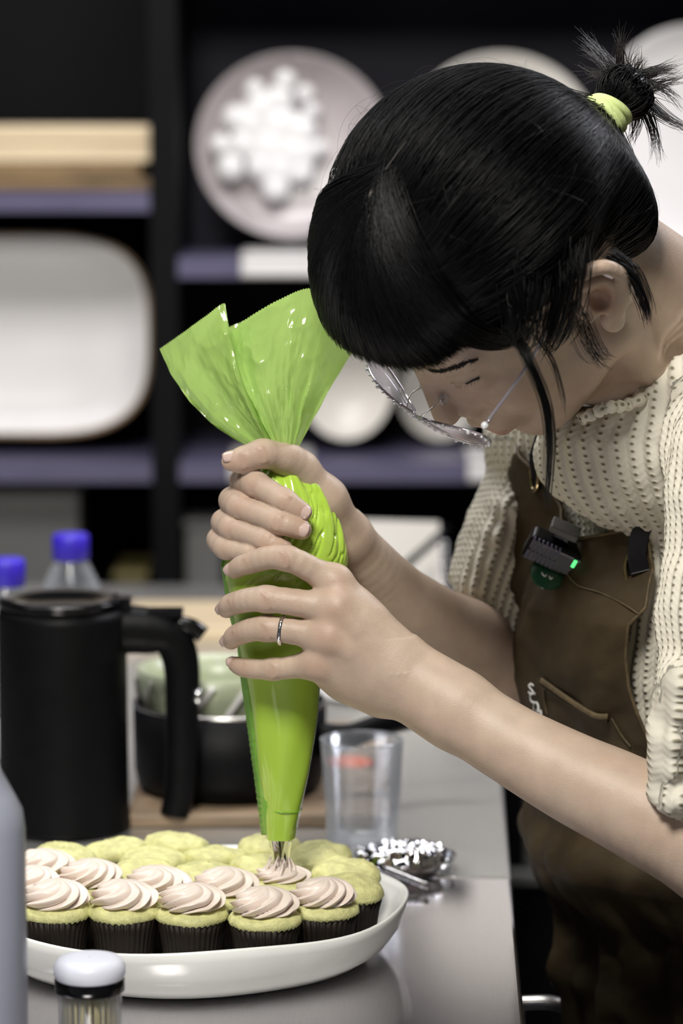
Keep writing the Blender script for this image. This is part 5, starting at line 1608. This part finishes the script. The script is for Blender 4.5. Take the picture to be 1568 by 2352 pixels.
def ribbon(name, path, w, m, parent, th=.0018, wv=None):
    C = catmull([W(*p) for p in path], 40); T = nrm(np.gradient(C, axis=0))
    wv = np.array(wv if wv is not None else (1, 0, 0.3)); S_ = nrm(wv - T * (T @ wv)[:, None])
    N_ = np.cross(T, S_); V = []
    for i in range(40):
        for a, b in ((-1, -1), (1, -1), (1, 1), (-1, 1)): V.append(C[i] + S_[i] * a * w / 2 + N_[i] * b * th / 2)
    F = []
    for i in range(39):
        for j in range(4): F.append((i * 4 + j, i * 4 + (j + 1) % 4, (i + 1) * 4 + (j + 1) % 4, (i + 1) * 4 + j))
    F += [(0, 1, 2, 3), (156, 157, 158, 159)]
    o = mk(name, V, F, M[m], parent, False); return bevel(o, .0005, 2)
g0 = asurf(1466, 1305, .004)[0][1]
ribbon('shoulder_strap', [(1470, 1312, g0 - .002), (1462, 1270, g0 - .006), (1472, 1220, g0 - .008), (1498, 1170, g0 - .010), (1515, 1120, g0 - .008), (1540, 1085, g0 - .004), (1575, 1040, g0 + .0), (1640, 960, g0 + .02)], .0135, 'strap', apron)
mk('buckle', *tube([W(1500, 1166, g0 - .0125) + np.array([.003 * math.cos(a), 0, .009 * math.sin(a)]) for a in np.linspace(0, 2 * PI, 24, endpoint=False)], .0016, 8, closed=True), M['brass'], apron)
g1 = asurf(1237, 1085, .004)[0][1]
ribbon('shoulder_strap', [(1238, 1092, g1 - .002), (1234, 1050, g1 - .006), (1246, 1010, g1 - .010), (1262, 960, g1 - .004), (1290, 900, g1 + .02)], .0125, 'strap', apron)

# ================================================================== CLIP MICROPHONE
mc, mn = asurf(1304, 1252, .012)
mic = empty('clip_microphone', mc, 'small black wireless clip microphone with a lit green lamp on the apron bib', 'microphone')
mx = nrm(W(1345, 1282, mc[1]) - W(1235, 1232, mc[1])); my = nrm(mn - mx * (mn @ mx)); mz = np.cross(mx, my)
if mz[2] < 0: mz = -mz
def mbox(name, c, s, m, par, bw=.002, seg=3):
    s = tuple(q * 1.3 for q in s); c = tuple(q * 1.3 for q in c)
    V, F = box((0, 0, 0), s); V = c[0] * mx + c[1] * my + c[2] * mz + V @ np.stack([mx, my, mz]) + mc
    return bevel(mk(name, V, F, M[m], par, False), bw, seg)
mb = mbox('mic_body', (.006, .004, -.001), (.044, .013, .018), 'black', mic, .004, 4)
for k in range(7):
    mbox('grille_slot', (-.0135 + k * .0026, .0100, .0045), (.0012, .0022, .0075), 'greyplastic' if k % 1 else 'shelfedge', mb, .0003, 1)
for k in range(7):
    mbox('grille_slot', (-.0135 + k * .0026, .0100, -.0045), (.0012, .0022, .0065), 'shelfedge', mb, .0003, 1)
mbox('clip', (.000, .002, .0155), (.017, .010, .0045), 'greybox', mic, .001)
mbox('clip_stem', (.000, .002, .0120), (.010, .006, .006), 'black', mic, .001)
mbox('lamp', (.0128, .0112, .003), (.0022, .0012, .0058), 'green_led', mic, .0008)
mbox('button', (.019, .0110, -.004), (.0020, .0010, .0020), 'shelfedge', mic, .0004)
V, F = lathe([(.0005, -.001), (.0118, -.001), (.0125, 0.), (.0118, .001), (.0005, .001)], 40)
V = V @ np.stack([mx, -mz * .55 + my * .85, my * .5 - mz * .85])
bc_ = mc + mx * .004 + my * .0130 - mz * .0150
o = mk('badge', V * np.array([1.1, 1, 1]) + bc_, F, M['badge'], mic)
Pq = catmull([bc_ + mx * x + my * y * .8 - mz * .0012 + my * .0022 for x, y in ((-.006, -.002), (-.002, .002), (.000, -.003), (.003, .002), (.005, -.003), (.009, -.001))], 30)
mk('script_mark', *tube(Pq, .0007, 6), M['whiteink'], mic)
